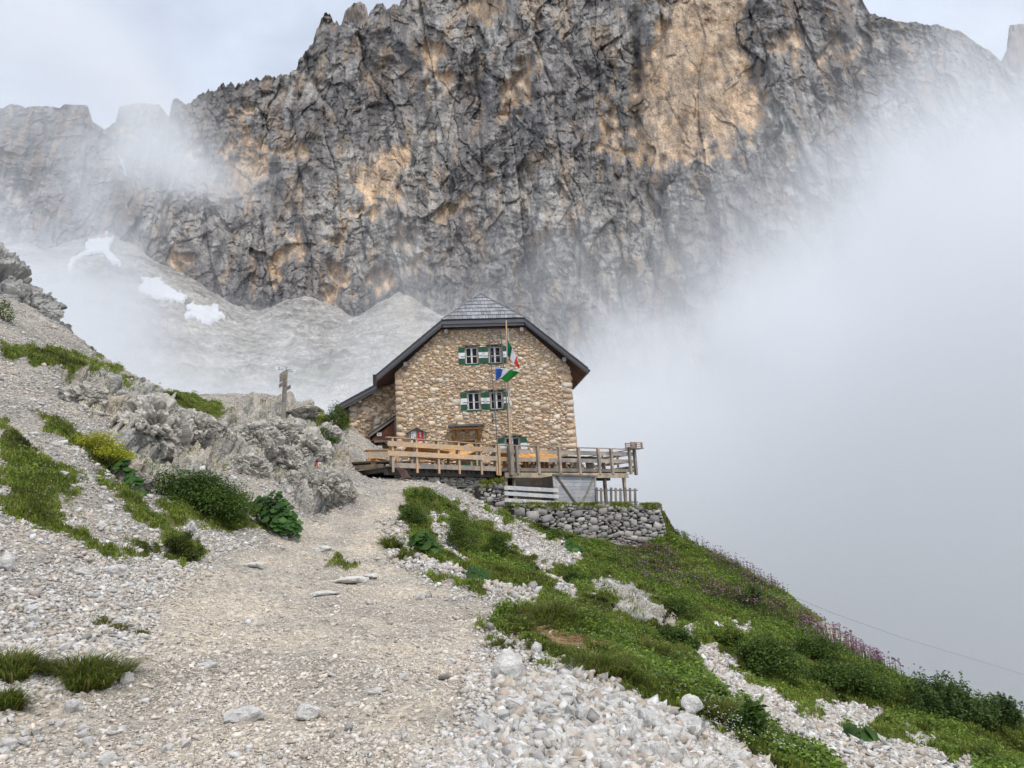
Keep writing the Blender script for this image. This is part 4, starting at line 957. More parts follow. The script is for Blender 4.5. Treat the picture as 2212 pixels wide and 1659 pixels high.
# --- door under its little canopy
d = MB(); d.box(DOOR[0], DOOR[0]+.09, .06, .16, 0, 2.0); d.box(DOOR[2]-.09, DOOR[2], .06, .16, 0, 2.0); d.box(DOOR[0]+.09, DOOR[2]-.09, .06, .16, 1.88, 2.0); d.box(DOOR[0]+.09, DOOR[2]-.09, .10, .16, 0, .9)
do = d.build('door', M['green'], hut)
d = MB(); d.box(DOOR[0]+.15, DOOR[2]-.15, .12, .14, .95, 1.84); d.build('pane', M['glass'], do)
d = MB(); d.box(DOOR[0]+.09, DOOR[0]+.15, .08, .15, .9, 1.88); d.box(DOOR[2]-.15, DOOR[2]-.09, .08, .15, .9, 1.88); d.box(DOOR[0]+.15, DOOR[2]-.15, .08, .15, 1.82, 1.88); d.build('door_frame', M['wood_brown'], do)
for x_ in (3.30, 3.74):
    s_ = bmesh.new(); bmesh.ops.create_uvsphere(s_, u_segments=10, v_segments=8, radius=.05); bmesh.ops.translate(s_, vec=(x_, .3, 1.66), verts=s_.verts); me = bpy.data.meshes.new('lamp'); s_.to_mesh(me); s_.free(); link('lamp', me, M['lamp'], do)
d = MB(); d.box(2.62, 4.52, -.72, .02, 2.72, 2.76); cno = None
d.bar((2.62, -.72, 2.72), (4.52, -.72, 2.72), .06, .10); cn_ = d.build('door_canopy', M['fascia'], hut)
d = MB(); d.col = (.62, .6, .6)
d.box(2.78, 4.36, -.62, -.5, 2.52, 2.62); d.box(2.78, 4.36, -.1, -.02, 2.12, 2.22)
for x_ in (2.92, 4.22):
    d.box(x_-.05, x_+.05, -.66, .0, 2.62, 2.70); d.box(x_-.05, x_+.05, -.09, -.0, 1.75, 2.60); d.bar((x_, -.06, 2.0), (x_, -.52, 2.52), .09, .08)
for k in range(5): d.box(2.8+k*.36, 2.88+k*.36, -.66, 0, 2.64, 2.70)
d.build('bracket_frame', M['wood_orange'], cn_)
# --- ladder
lad = empty('ladder', (0, 0, 0)); lad.parent = None
def hw(x, y, z): return Matrix.Translation(HUT0) @ Matrix.Rotation(HYAW, 4, 'Z') @ Vector((x, y, z))
lad.location = hw(5.2, -.6, 0); lad.rotation_euler = (0, 0, HYAW)
tag(lad, 'tall thin grey metal ladder standing against the stone front, over the right windows', 'ladder')
q = MB(); zt_ = 7.8
def ly(z): return -.42+.36*z/zt_*.55
for s, xb, xt in ((0, 5.20-5.2, 5.02-5.2), (1, 5.86-5.2, 5.66-5.2)):
    q = MB(); q.bar((xb, .15, 0), (xt, .42, zt_), .035, .05); q.build('stile', M['metal'], lad)
q = MB()
for k in range(1, 27):
    if k in (8, 9, 12, 13, 16, 21): continue
    z = k*.29; f_ = z/zt_; q.cyl((0-.18*f_, .15+.27*f_, z), (.66-.20*f_, .15+.27*f_, z), .012, n=6)
q.cyl((-.18, .42, zt_-.02), (.46, .42, zt_-.02), .014, n=6)
q.build('rung', M['metal'], lad)

# --- notice case on the wall
nc = empty('notice_case', hw(1.0, 0, 1.95), HYAW); tag(nc, 'small roofed notice case on the stone wall holding a white and a red poster', 'notice case')
q = MB(); q.box(-.42, -.34, -.16, 0, -.05, .62); q.box(.34, .42, -.16, 0, -.05, .62); q.box(-.34, .34, -.16, 0, -.05, 0); q.box(-.34, .34, -.05, -.01, 0, .66); q.box(-.03, .03, -.14, -.05, .0, .64); q.build('case_body', M['wood_grey'], nc)
q = MB(); q.bar((-.56, -.12, .56), (0, -.12, .84), .28, .05, up=(0, 0, 1)); q.bar((.56, -.12, .56), (0, -.12, .84), .28, .05); q.build('case_roof', M['wood_grey'], nc)
q = MB(); q.box(-.31, -.05, -.09, -.07, .22, .64); p1_ = q.build('white_poster', M['white'], nc)
q = MB()
for (x, z, r) in ((-.22, .55, .025), (-.14, .58, .018), (-.20, .40, .03), (-.11, .33, .035), (-.25, .30, .02)): q.cyl((x, -.094, z), (x, -.09, z), r, n=8)
q.build('poster_print', M['ink'], p1_)
q = MB(); q.box(.05, .31, -.09, -.07, .22, .64); q.box(.05, .31, -.088, -.07, .02, .20); p2_ = q.build('red_poster', M['red'], nc)
q = MB()
for (x, z, w, h) in ((.17, .52, .05, .09), (.20, .44, .08, .03), (.16, .38, .03, .07), (.21, .36, .03, .05), (.13, .55, .03, .03), (.22, .57, .04, .02)): q.box(x-w/2, x+w/2, -.094, -.09, z-h/2, z+h/2)
q.build('poster_print', M['white'], p2_)
q = MB(); q.box(-.31, -.05, -.09, -.07, .02, .18); q.box(.07, .29, -.091, -.088, .04, .10); q.build('paper_slip', M['white'], nc)
# black board on the annex
bb = empty('black_signboard', hw(-1.78, AY-.03, .55), HYAW); tag(bb, 'black board with white arrow and small white lettering on the annex wall', 'signboard')
q = MB(); q.box(-.60, .62, -.04, 0, .12, .62); q.build('board', M['black'], bb)
q = MB(); q.prism([(-.55, -.046, .38), (-.42, -.046, .56), (-.36, -.046, .56), (-.40, -.046, .44), (-.30, -.046, .40), (-.26, -.046, .22), (-.34, -.046, .18)], (0, .006, 0)); q.build('arrow', M['white'], bb)
for txt, x, z, s_ in (('CLUB ALPIN', -.22, .44, .105), ('VIAGGIARE', -.15, .24, .10)):
    o = text_mesh('lettering', txt, s_, M['white'], bb); o.rotation_euler = (math.pi/2, 0, 0); o.location = (x, -.046, z)
q = MB()
for (x, z) in ((.30, .55), (.42, .56), (.53, .50), (.30, .30), (.40, .24), (.54, .22)): q.cyl((x, -.046, z), (x, -.04, z), .035, n=10)
q.box(.44, .58, -.046, -.04, .32, .42); q.build('badges', M['white'], bb)
q = MB(); q.box(-.05, .42, -.03, -.01, -.45, .08); pa_ = q.build('paper', M['white'], bb)
q = MB()
for k in range(5): q.box(0, .36, -.034, -.03, -.02-.085*k, .0-.085*k)
q.box(.05, .3, -.036, -.03, -.42, -.36); q.build('paper_print', M['ink'], pa_)

# ------------------------------------------------------------------ deck
D0, D1, D2 = np.array([-5.0, 30.2]), np.array([-.87, 34.9]), np.array([6.15, 40.45]); FZ = 4.5
def v3(p, z): return (p[0], p[1], z)
s1 = (D1-D0)/np.linalg.norm(D1-D0); s2v = (D2-D1)/np.linalg.norm(D2-D1); n1_ = np.array([s1[1], -s1[0]]); n2_ = np.array([s2v[1], -s2v[0]])
deck = empty('wooden_terrace', v3(D1, FZ)); tag(deck, 'raised timber terrace with plank railing in front of the hut', 'terrace')
back3 = D2 - n2_*3.6
F_ = [D0, D1, D2, back3, np.array([3.5, 43.0]), np.array([3.25, 40.72]), np.array([-6.1, 39.72]), np.array([-6.4, 42.2]), np.array([-9.4, 41.9]), np.array([-9.6, 33.0]), np.array([-5.7, 30.9])]
q = MB(); q.col = (.7, .65, .6); q.prism([v3(p, FZ-.06) for p in F_], (0, 0, .055)); q.build('floor_planks', M['wood_grey'], deck, True)
q = MB(); q.col = (.8, .8, .8)
for k in range(30):
    p = D1 + s2v*(k*.30); q_ = p-n2_*5
    if k*.30 < 8.6: q.bar(v3(p-n2_*.1, FZ-.15), v3(q_, FZ-.15), .08, .16)
for k in range(20):
    p = D0+s1*(k*.31+.1)
    q.bar(v3(p-n1_*.1, FZ-.15), v3(p-n1_*3.5, FZ-.15), .08, .16)
q.build('joists', M['wood_dark'], deck, True)
def seg_at(a, b, u):
    """ground point on the line a-b that lies under picture column u near the railing"""
    p = on_plane(u, 990, a, b); return np.array([p[0], p[1]])
zf = lambda a: 1.0
def ucol(a): return (1280+a*.5787)*.5486
posts1 = [ucol(a) for a in (453, 617, 765, 904, 1054, 1158)]
posts2 = [ucol(a) for a in (1176, 1300, 1443, 1590, 1722, 1856, 1943, 2068)]
def fascia_seg(a, b, n_, z0, z1, off, th, tint, mat, name):
    q = MB(); q.col = tint
    L_ = np.linalg.norm(b-a); cuts = [0]; rgx = np.random.default_rng(int(z0*100))
    while cuts[-1] < L_-.01: cuts.append(min(L_, cuts[-1]+rgx.uniform(1.2, 2.2)))
    s = (b-a)/L_
    for c0, c1 in zip(cuts[:-1], cuts[1:]):
        g = rgx.uniform(.82, 1.15); q.col = tuple(x*g for x in tint)
        q.bar(v3(a+s*(c0+.004)+n_*off, (z0+z1)/2), v3(a+s*(c1-.004)+n_*off, (z0+z1)/2), th, z1-z0)
    return q.build(name, mat, deck, True)
# section one: fresh planks outside the posts
for z0, z1 in ((5.24, 5.44), (4.86, 5.06)): fascia_seg(D0-s1*.15, D1-s1*.1, n1_, z0, z1, .122, .035, (1, 1, 1), M['wood_new'], 'rail_plank')
fascia_seg(D0+s1*.1, D1, n1_, 4.40, 4.60, .03, .04, (1.15, 1.12, 1.1), M['wood_grey'], 'edge_board')
fascia_seg(D0-s1*.15, D1-s1*.05, n1_, 5.575, 5.615, .04, .15, (1, .9, .8), M['wood_new'], 'handrail')
for k, u in enumerate(posts1):
    p = seg_at(D0, D1, u); q = MB(); q.col = (.8, .75, .7); q.bar(v3(p-n1_*.03, 4.5), v3(p-n1_*.03, 5.575), .10, .10, up=tuple([*n1_, 0])); po = q.build('post', M['wood_grey'], deck, True)
    q = MB(); q.bar(v3(p+n1_*.078, 4.22), v3(p+n1_*.078, 5.572), .10, .04, up=tuple([*n1_, 0])); q.build('post', M['wood_new'], deck, True)
# section two: planks inside, posts outside
tints = [(1.05, .95, .85), (1, 1, 1)]
for z0, z1 in ((5.24, 5.44), (4.86, 5.06)):
    fascia_seg(D1, D1+s2v*3.1, n2_, z0, z1, -.02, .035, (1, 1, 1), M['wood_new'], 'rail_plank'); fascia_seg(D1+s2v*3.1, D2, n2_, z0, z1, -.02, .035, (1.1, 1.1, 1.12), M['wood_grey'], 'rail_plank')
fascia_seg(D1, D2+s2v*.1, n2_, 5.575, 5.615, .02, .16, (1.3, 1.15, 1.05), M['wood_grey'], 'handrail')
fascia_seg(D1, D2, n2_, 4.40, 4.56, -.02, .05, (.75, .72, .7), M['wood_grey'], 'edge_board')
fascia_seg(D1+s2v*.35, D2-s2v*.55, n2_, 4.10, 4.34, .03, .10, (1.25, 1.15, .95), M['wood_grey'], 'edge_beam')
for k, u in enumerate(posts2):
    p = seg_at(D1, D2, u); q = MB(); q.col = (1.15, 1.1, 1.05) if k else (1, .9, .75)
    zb = 4.28 if k else 4.2
    q.bar(v3(p+n2_*.06, zb), v3(p+n2_*.06, 5.575), .13, .13, up=tuple([*n2_, 0])); q.build('post', M['wood_grey'] if k else M['wood_new'], deck, True)
q = MB(); q.col = (.75, .75, .78); q.bar(v3(D2+s2v*.12, 4.25), v3(D2+s2v*.12, 5.575), .14, .14, up=tuple([*n2_, 0])); q.build('post', M['wood_grey'], deck, True)
# side railing running back from the far corner
sd_ = -n2_
for z0, z1 in ((5.30, 5.44), (4.92, 5.06), (4.60, 4.74)):
    q = MB(); q.col = (.95, .75, .6); q.bar(v3(D2, (z0+z1)/2), v3(D2+sd_*3.4, (z0+z1)/2), .04, z1-z0); q.build('rail_plank', M['wood_grey'], deck, True)
q = MB(); q.bar(v3(D2, 5.59), v3(D2+sd_*3.4, 5.59), .14, .04); q.build('handrail', M['wood_grey'], deck, True)
for k in (1.15, 2.3, 3.4):
    q = MB(); q.bar(v3(D2+sd_*k, 4.4), v3(D2+sd_*k, 5.575), .11, .11); q.build('post', M['wood_grey'], deck, True)
# beams and pillars underneath
q = MB(); q.bar(v3(D0-n1_*.25, 4.27), v3(D1-n1_*.25, 4.27), .18, .26); q.bar(v3(D1-n2_*1.9, 4.22), v3(D2-n2_*1.9, 4.22), .2, .2); q.build('main_beam', M['wood_dark'], deck, True)
def gz(x, y): return float(H(x, y))
for u, v, col_, off in ((ucol(1128), 1040, .6, -.6), (ucol(1228), 1060, .9, -.1), (ucol(1288), 1060, 1.2, -.1), (ucol(1905), 1060, 1.0, -1.3), (ucol(1965), 1060, 1.15, -.8), (ucol(2036), 1060, 1.4, -.15)):
    p = seg_at(D1 if u > 1050 else D0, D2 if u > 1050 else D1, u); 
    p = p+(-n2_*(-off) if u > 1050 else n1_*off)
    q = MB(); q.col = (1.1*col_, col_, .85*col_); zb = 2.2
    q.bar(v3(p, zb), v3(p, 4.2), .14, .14, up=tuple([*n2_, 0]))
    q.build('support_post', M['wood_grey'], deck, True)
# little planter shelf on the far corner of the rail
pb = empty('planter_box', v3(D2+s2v*.05+n2_*.0, 5.62), math.atan2(s2v[1], s2v[0])); tag(pb, 'small slatted wooden planter box on a shelf at the outer corner of the railing', 'planter')
q = MB(); q.col = (.8, .7, .65); q.box(-.55, .60, -.22, .22, -.0, .045); q.build('shelf', M['wood_grey'], pb)
q = MB(); q.col = (.9, .65, .55)
for z in (.10, .20, .29):
    q.box(-.40, .52, -.20, -.185, z, z+.045); q.box(-.40, .52, .185, .20, z, z+.045)
for x in (-.36, .02, .38, .46): q.box(x, x+.06, -.215, -.20, .045, .34); q.box(x, x+.06, .20, .215, .045, .34)
q.build('slats', M['wood_grey'], pb)

# ------------------------------------------------------------------ flagpole with two flags
fp0 = on_plane(1104.5, 1010, D1+n2_*.16, D2+n2_*.16); fpt = on_plane(1093.4, 692, D1+n2_*.16+np.array([0, .2]), D2+n2_*.16+np.array([0, .2]))
pole = empty('flagpole', (fp0[0], fp0[1], 4.3)); tag(pole, 'thin weathered wooden flagpole fixed to the terrace railing', 'flagpole')
q = MB(); q.cyl((fp0[0], fp0[1], 5.6), tuple(fpt), .043, .032, 10); q.build('mast', M['wood_new'], pole, True)
q = MB(); q.col = (.9, .88, .85); q.bar((fp0[0], fp0[1], 4.22), (fp0[0], fp0[1], 5.66), .2, .2, up=tuple([*n2_, 0])); q.build('mast_foot', M['wood_grey'], pole, True)
q = MB(); q.cyl((fp0[0]+.09, fp0[1]-.02, 5.5), (fpt[0]+.07, fpt[1]-.02, fpt[2]-.4), .008, n=5); q.build('halyard', M['white'], pole, True)
def yplane(u, v, y): return pt(u, v, y)
def zz1(a, b): return ((1280+a*.5787)*.5486, (1150+b*.5787)*.5486)
def cloth(name, quads, parent, y0):
    """one coloured field of a flag: a 2-D patch of picture points, folded in depth"""
    for mname, pts, fold in quads:
        (a, b_, c_, d_) = [np.array(p, float) for p in pts]; n = 14; Vv = []
        for i in range(n+1):
            for j in range(n+1):
                s, t_ = i/n, j/n; p = (a*(1-s)+b_*s)*(1-t_)+(d_*(1-s)+c_*s)*t_
                yy = y0+fold*math.sin((p[0]*.055+p[1]*.03))*.12
                Vv.append(pt(*zz1(*p), yy))
        Vv = np.array(Vv)-np.array(parent.location)
        me = mesh_np(mname, Vv, grid_faces(n+1, n+1), None, True); o = link(mname, me, M[name[mname]], parent)
        md = o.modifiers.new('thickness', 'SOLIDIFY'); md.thickness = .006
yp = fp0[1]-.03
fi = empty('italian_flag', tuple(pt(*zz1(1238, 330), yp))); tag(fi, 'limp green, white and red flag hanging upper on the flagpole', 'flag')
cloth({'green_field': 'flag_green', 'white_field': 'flag_white', 'red_field': 'flag_red'},
      [('green_field', [(1240, 320), (1241, 432), (1257, 455), (1273, 378)], 1), ('white_field', [(1273, 378), (1257, 455), (1284, 488), (1300, 440)], 1), ('red_field', [(1300, 440), (1284, 486), (1308, 512), (1325, 514)], 1), ('red_field', [(1250, 448), (1251, 466), (1268, 474), (1262, 462)], 1)], fi, yp)
fl_ = empty('tricolour_flag', tuple(pt(*zz1(1245, 520), yp))); tag(fl_, 'blue, white and green flag hung from a cross stick lower on the pole', 'flag')
cloth({'blue_field': 'flag_blue', 'white_field': 'flag_white', 'green_field': 'flag_grass'},
      [('blue_field', [(1160, 518), (1164, 606), (1197, 572), (1208, 520)], 1), ('white_field', [(1208, 520), (1197, 572), (1196, 590), (1262, 528)], 1), ('green_field', [(1262, 528), (1196, 588), (1236, 614), (1290, 535)], 1), ('green_field', [(1290, 535), (1236, 614), (1262, 596), (1324, 542)], 1)], fl_, yp-.03)
q = MB(); a_, b_ = pt(*zz1(1162, 517), yp-.05), pt(*zz1(1330, 541), yp-.05); q.cyl(a_, b_, .022, n=8); q.build('cross_stick', M['white'], fl_, True)

# ------------------------------------------------------------------ dry stone walls
GPAL = [(.40, .375, .35), (.33, .31, .30), (.47, .445, .41), (.28, .26, .26), (.52, .49, .45), (.36, .325, .30)]
def drystone(name, label, a, b, ztop, zbot, seed, sw=1.2, sh=.215, pal=GPAL, lean=.12, cap=None, nback=None, thick=.5):
    """courses of irregular blocks between ground points a and b; ztop/zbot are (at a, at b)"""
    rg = np.random.default_rng(seed); a = np.array(a, float); b = np.array(b, float); Lw = np.linalg.norm(b-a); d = (b-a)/Lw; n = np.array([d[1], -d[0]])
    root = empty(name, (a[0], a[1], zbot[0]), 0)
    if label: tag(root, label, 'stone wall')
    ol = [(0, min(zbot)-.15), (Lw, min(zbot)-.15), (Lw, ztop[1]), (0, ztop[0])]
    def fr_w(V_):
        f = np.clip(V_[:, 0]/Lw, 0, 1); zt = ztop[0]+(ztop[1]-ztop[0])*f; off = lean*(zt-V_[:, 2])-V_[:, 1]*3.2
        return np.stack([a[0]+d[0]*V_[:, 0]+n[0]*off, a[1]+d[1]*V_[:, 0]+n[1]*off, V_[:, 2]], -1)
    ar_ = Lw*(max(ztop)-min(zbot)); V, F, C = rubble(ol, [], fr_w, seed, int(ar_*60), int(ar_*110), int(ar_*260), size=sw, palette=pal)
    V = V+rg.normal(0, .004, V.shape); C = C*.92
    link('stone_blocks', mesh_np('stone_blocks', V-np.array(root.location), F, C), M['stone'], root)
    q = MB(); q.col = (.10, .095, .085); o0 = lean*(ztop[0]-zbot[0]); o1 = lean*(ztop[1]-zbot[1]); bk = -n*thick
    A = [(*(a+n*(o0-.10)), zbot[0]-.2), (*(b+n*(o1-.10)), zbot[1]-.2), (*(b+bk), zbot[1]-.2), (*(a+bk), zbot[0]-.2), (*(a-n*.10), ztop[0]-.06), (*(b-n*.10), ztop[1]-.06), (*(b+bk), ztop[1]-.06), (*(a+bk), ztop[0]-.06)]
    q.hexa(A); q.build('earth_core', M['stone'], root, True)
    return root
zA, zB = 2.82, 2.56
fz = lambda p: float(H(p[0]+.25*wd[1]*1, p[1]-.25*wd[0]))
wc = WB+np.array([.22, 1.6]); we = wc+np.array([.5, 2.0])
drystone('retaining_wall', 'mossy grey dry stone retaining wall holding up the fenced yard below the terrace', WA, WB, (zA, zB), (1.6, -.05), 41)
drystone('retaining_wall', 'short end stretch of the dry stone wall, curving back at its outer corner', WB, wc, (zB, zB-.02), (-.1, -.3), 42)
tag([o for o in bpy.data.objects if o.name.startswith('retaining_wall')][-1], group=None)
CPAL = [(.56, .53, .46), (.62, .58, .50), (.48, .46, .41), (.66, .63, .56), (.50, .46, .40)]
dwA, dwB = D0+s1*.7-n1_*.55, D1-s1*.35-n1_*.55
drystone('foundation_wall', 'pale rubble wall beneath the fresh planked end of the terrace', dwA, dwB, (4.16, 4.16), (3.1, 1.9), 43, .62, .17, CPAL, .05)
pA = pt(1036, 1080, 32.6)[:2]; pB = pt(1090, 1080, 32.9)[:2]
drystone('stone_pier', 'rough mossy stone pier at the inner end of the plank fence', pA, pB, (3.72, 3.85), (1.3, 1.6), 44, .9, .22, GPAL, .03, thick=.9)

# ------------------------------------------------------------------ yard: plank fence, board shed, picket fence
def z5(a, b): return ((1900+a*.29837)*.5486, (1600+b*.29837)*.5486)
FA = WA+wn_*.32; FB = WB+wn_*.32
pf = empty('plank_fence', (FA[0], FA[1], 2.8)); tag(pf, 'low fence of three pale weathered planks on the retaining wall beside the shed', 'fence')
def fp_(a, b, off=0): p = on_plane(*z5(a, b), FA+wn_*off, FB+wn_*off); return p
for k, (l0, l1, r0, r1) in enumerate(((1045, 1098, 1083, 1138), (1122, 1172, 1165, 1218), (1210, 1262, 1252, 1302))):
    A = fp_(285, (l0+l1)/2); B = fp_(1000, (r0+r1)/2); q = MB(); q.col = (1.25*RNG.uniform(.95, 1.05),)*3
    h = (fp_(285, l0)-fp_(285, l1))[2]; q.bar(tuple(A), tuple(B), .03, h); q.build('plank', M['wood_white'], pf, True)
for a in (322, 450, 965):
    A = fp_(a, 1300, .06); q = MB(); q.bar((A[0], A[1], 2.4), (A[0], A[1], fp_(a, 1050)[2]+.0), .08, .08); q.build('post', M['wood_grey'], pf, True)
sA = on_plane(*z5(945, 1100), FA+wn_*.10, FB+wn_*.10)[:2]; sB = on_plane(*z5(1490, 1100), FA+wn_*.10, FB+wn_*.10)[:2]
sdv = (sB-sA)/np.linalg.norm(sB-sA); snv = np.array([sdv[1], -sdv[0]]); SL = np.linalg.norm(sB-sA)
shed = empty('board_shed', (sA[0], sA[1], 2.5)); tag(shed, 'bleached plank shed under the terrace with two slanting braces on its face', 'shed')
zb0, zt0 = 2.56, 4.04; nb = 9; q = MB()
for k in range(nb):
    z0 = zb0+(zt0-zb0)*k/nb; z1 = zb0+(zt0-zb0)*(k+1)/nb-.008; g = RNG.uniform(.78, 1.08); q.col = (.95*g, .95*g, .97*g)
    q.bar(v3(sA, (z0+z1)/2), v3(sB, (z0+z1)/2), .028+RNG.uniform(0, .006), z1-z0)
q.build('front_boards', M['wood_white'], shed, True)
q = MB(); q.col = (.4, .36, .33)
q.hexa([v3(sA-snv*.03, zb0), v3(sB-snv*.03, zb0), v3(sB-snv*1.6, zb0), v3(sA-snv*1.6, zb0), v3(sA-snv*.03, zt0), v3(sB-snv*.03, zt0), v3(sB-snv*1.6, zt0), v3(sA-snv*1.6, zt0)]); q.build('shed_body', M['wood_grey'], shed, True)
for (t0, za, t1, zb_, tint) in ((.06, zt0, .55, zb0, (.42, .36, .33)), (.97, zt0-.12, .57, zb0, (.9, .88, .85))):
    q = MB(); q.col = tint; q.bar(v3(sA+sdv*SL*t0+snv*.035, za), v3(sA+sdv*SL*t1+snv*.035, zb_), .03, .09, up=tuple([*snv, 0])) if False else q.bar(v3(sA+sdv*SL*t0+snv*.035, za), v3(sA+sdv*SL*t1+snv*.035, zb_), .035, .09)
    q.build('brace', M['wood_grey'], shed, True)
for t0, w in ((.0, .10), (1.0, .08)):
    q = MB(); q.col = (.9, .9, .92); q.bar(v3(sA+sdv*SL*t0+snv*.03, zb0-.1), v3(sA+sdv*SL*t0+snv*.03, zt0), w, .05, up=tuple([*snv, 0])); q.build('corner_board', M['wood_white'], shed, True)
q = MB(); q.col = (.5, .5, .52); q.bar(v3(sA-sdv*.05+snv*.06, zt0+.03), v3(sB+sdv*.1+snv*.06, zt0-.06), .12, .07); q.build('head_beam', M['wood_grey'], shed, True)
# boarding farther in, left of the shed, tinted down for the under-deck shade
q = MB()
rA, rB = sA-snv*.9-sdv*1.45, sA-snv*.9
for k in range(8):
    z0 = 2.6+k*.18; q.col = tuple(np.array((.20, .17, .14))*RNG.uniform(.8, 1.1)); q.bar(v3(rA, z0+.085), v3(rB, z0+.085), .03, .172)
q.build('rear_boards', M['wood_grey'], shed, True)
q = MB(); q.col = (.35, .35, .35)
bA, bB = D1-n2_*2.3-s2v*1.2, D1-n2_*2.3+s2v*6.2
q.bar(v3(bA, 3.3), v3(bB, 3.3), .05, 1.9); q.build('shade_panel', M['wood_dark'], deck, True)  # added dark panel in place of the open shade under the terrace
pk = empty('picket_fence', (sB[0], sB[1], 2.5)); tag(pk, 'grey picket fence on the outer corner of the yard above the stone wall', 'fence')
def pp(a, b): return on_plane(*z5(a, b), FA+wn_*.05, FB+wn_*.05)
for z_ in (1108, 1262):
    A, B = pp(1485, z_), pp(2045, z_); q = MB(); q.col = (.6, .58, .58); q.bar(tuple(A), tuple(B), .04, .055); q.build('fence_rail', M['wood_grey'], pk, True)
for k, a in enumerate((1500, 1556, 1625, 1688, 1750, 1812, 1875, 1938, 2005)):
    A, B = pp(a+4, 1312), pp(a, 1072+(k % 3)*6); q = MB(); g = RNG.uniform(.62, .85); q.col = (g, g*.97, g*.97); q.bar(tuple(A+np.array([*(-wn_*.04), 0])), tuple(B+np.array([*(-wn_*.04), 0])), .03, .0+.125, up=tuple([*wn_, 0])) if False else q.bar(tuple(A+np.array([*(-wn_*.045), 0])), tuple(B+np.array([*(-wn_*.045), 0])), .125, .028, up=(-wn_[0], -wn_[1], 0)); q.build('picket', M['wood_grey'], pk, True)
# steps of planks on the left of the terrace and the rusty chute
st = empty('plank_walkway', (-8.0, 31.2, 4.3)); tag(st, 'low weathered plank walkway leading to the terrace from the left', 'walkway')
A, B = pt(722, 1002, 33.5), pt(842, 996, 31.0)
for k in range(4):
    q = MB(); q.col = (.62, .55, .45); o = np.array([.12*k*.6, .30*k, .0]); q.bar(tuple(A+o), tuple(B+o), .27, .07); q.build('plank', M['wood_grey'], st, True)
q = MB(); q.col = (.8, .74, .6); A, B = pt(726, 1012, 32.9), pt(826, 1006, 30.6); q.bar(tuple(A), tuple(B), .14, .14); q.build('edge_beam', M['wood_grey'], st, True)
ch = empty('rusty_chute', tuple(pt(875, 1030, 30.2))); tag(ch, 'bent rusty metal chute sticking out from under the terrace end', 'chute')
pl = [zz1(a, b) for a, b in ((478, 1196), (500, 1192), (538, 1208), (552, 1240), (575, 1262), (560, 1266), (520, 1262), (505, 1225))]
q = MB(); q.prism([tuple(pt(u, v, 30.05)) for u, v in pl], (.05, .35, 0)); q.build('bent_sheet', M['rust'], ch, True)

# ------------------------------------------------------------------ furniture on the terrace
def picnic(label, p, rz, tilt, mat, w=1.9, d_=.75, roll=0, group='picnic tables on the terrace', zt=.74, lift=0.0):
    t_ = empty('picnic_table', (p[0], p[1], FZ), rz); tag(t_, label, 'picnic table', group)
    q = MB()
    for k in range(5): q.col = (RNG.uniform(.88, 1.1),)*3; q.box(-w/2, w/2, -d_/2+k*d_/5+.006, -d_/2+(k+1)*d_/5-.006, -.018, .018)
    for x in (-w*.35, w*.35): q.col = (.8, .8, .8); q.box(x-.04, x+.04, -d_/2+.04, d_/2-.04, -.055, -.0185)
    o = q.build('table_top', mat, t_); o.rotation_euler = (tilt, roll, 0); o.location = (0, 0, zt+lift)
    for x in (-w*.36, w*.36):
        q = MB(); q.col = (.9, .85, .8); q.bar((x, -.42, 0), (x, .10, zt-.07), .05, .09, up=(1, 0, 0)); q.bar((x+.055, .42, 0), (x+.055, -.10, zt-.07), .05, .09, up=(1, 0, 0)); q.build('leg', M['wood_grey'], t_)
    for s in (-1, 1):
        q = MB(); q.box(-w/2, w/2, s*.78-.13, s*.78+.13, .43, .465)
        for x in (-w*.36, w*.36): q.box(x-.03, x+.03, s*.78-.11, s*.78+.11, 0, .43)
        q.build('bench_seat', M['wood_grey'] if mat != M['wood_orange'] else M['wood_brown'], t_)
    return t_
def dpos(u, off, v=1000):
    p = on_plane(u, v, D0-n1_*off, D1-n1_*off) if u < 1077 else on_plane(u, v, D1-n2_*off, D2-n2_*off); return p[:2]
def zq(a): return (1500+a*.22604)*.5486
def zr(a): return (1950+a*.26221)*.5486
picnic('picnic table with tipped dark orange top between the left railing posts', dpos(zq(780), 1.5), R(32), R(-26), M['wood_orange'], w=2.0, d_=.9, lift=.02, roll=R(8))
picnic('picnic table with bright orange top tipped up in front of the door', dpos(zq(1370), 1.4), R(10), R(34), M['wood_orange'], w=1.5, d_=.9, lift=.12, roll=R(-18))
picnic('picnic table with dark top right behind the terrace corner post', dpos(zr(150), 1.3), R(35), R(-24), M['wood_orange'], w=1.6, d_=.8, lift=.10)
picnic('picnic table with tipped orange top just right of the flagpole', dpos(zr(430), 1.5), R(42), R(34), M['wood_orange'], w=1.4, d_=.85, lift=.06, roll=R(-4))
picnic('widest orange table top, tipped towards the railing below the green shutter', dpos(zr(740), 1.4), R(42), R(33), M['wood_orange'], w=1.7, d_=.85, lift=.06, roll=R(-4))
picnic('dark brown flat picnic table near the corner of the stone front', dpos(zr(1120), 1.2), R(44), 0, M['wood_dark'], w=1.3, group='picnic tables on the terrace')
picnic('dark brown flat picnic table at the open right end of the terrace', dpos(zr(1360), 1.1), R(44), 0, M['wood_dark'], w=1.3)
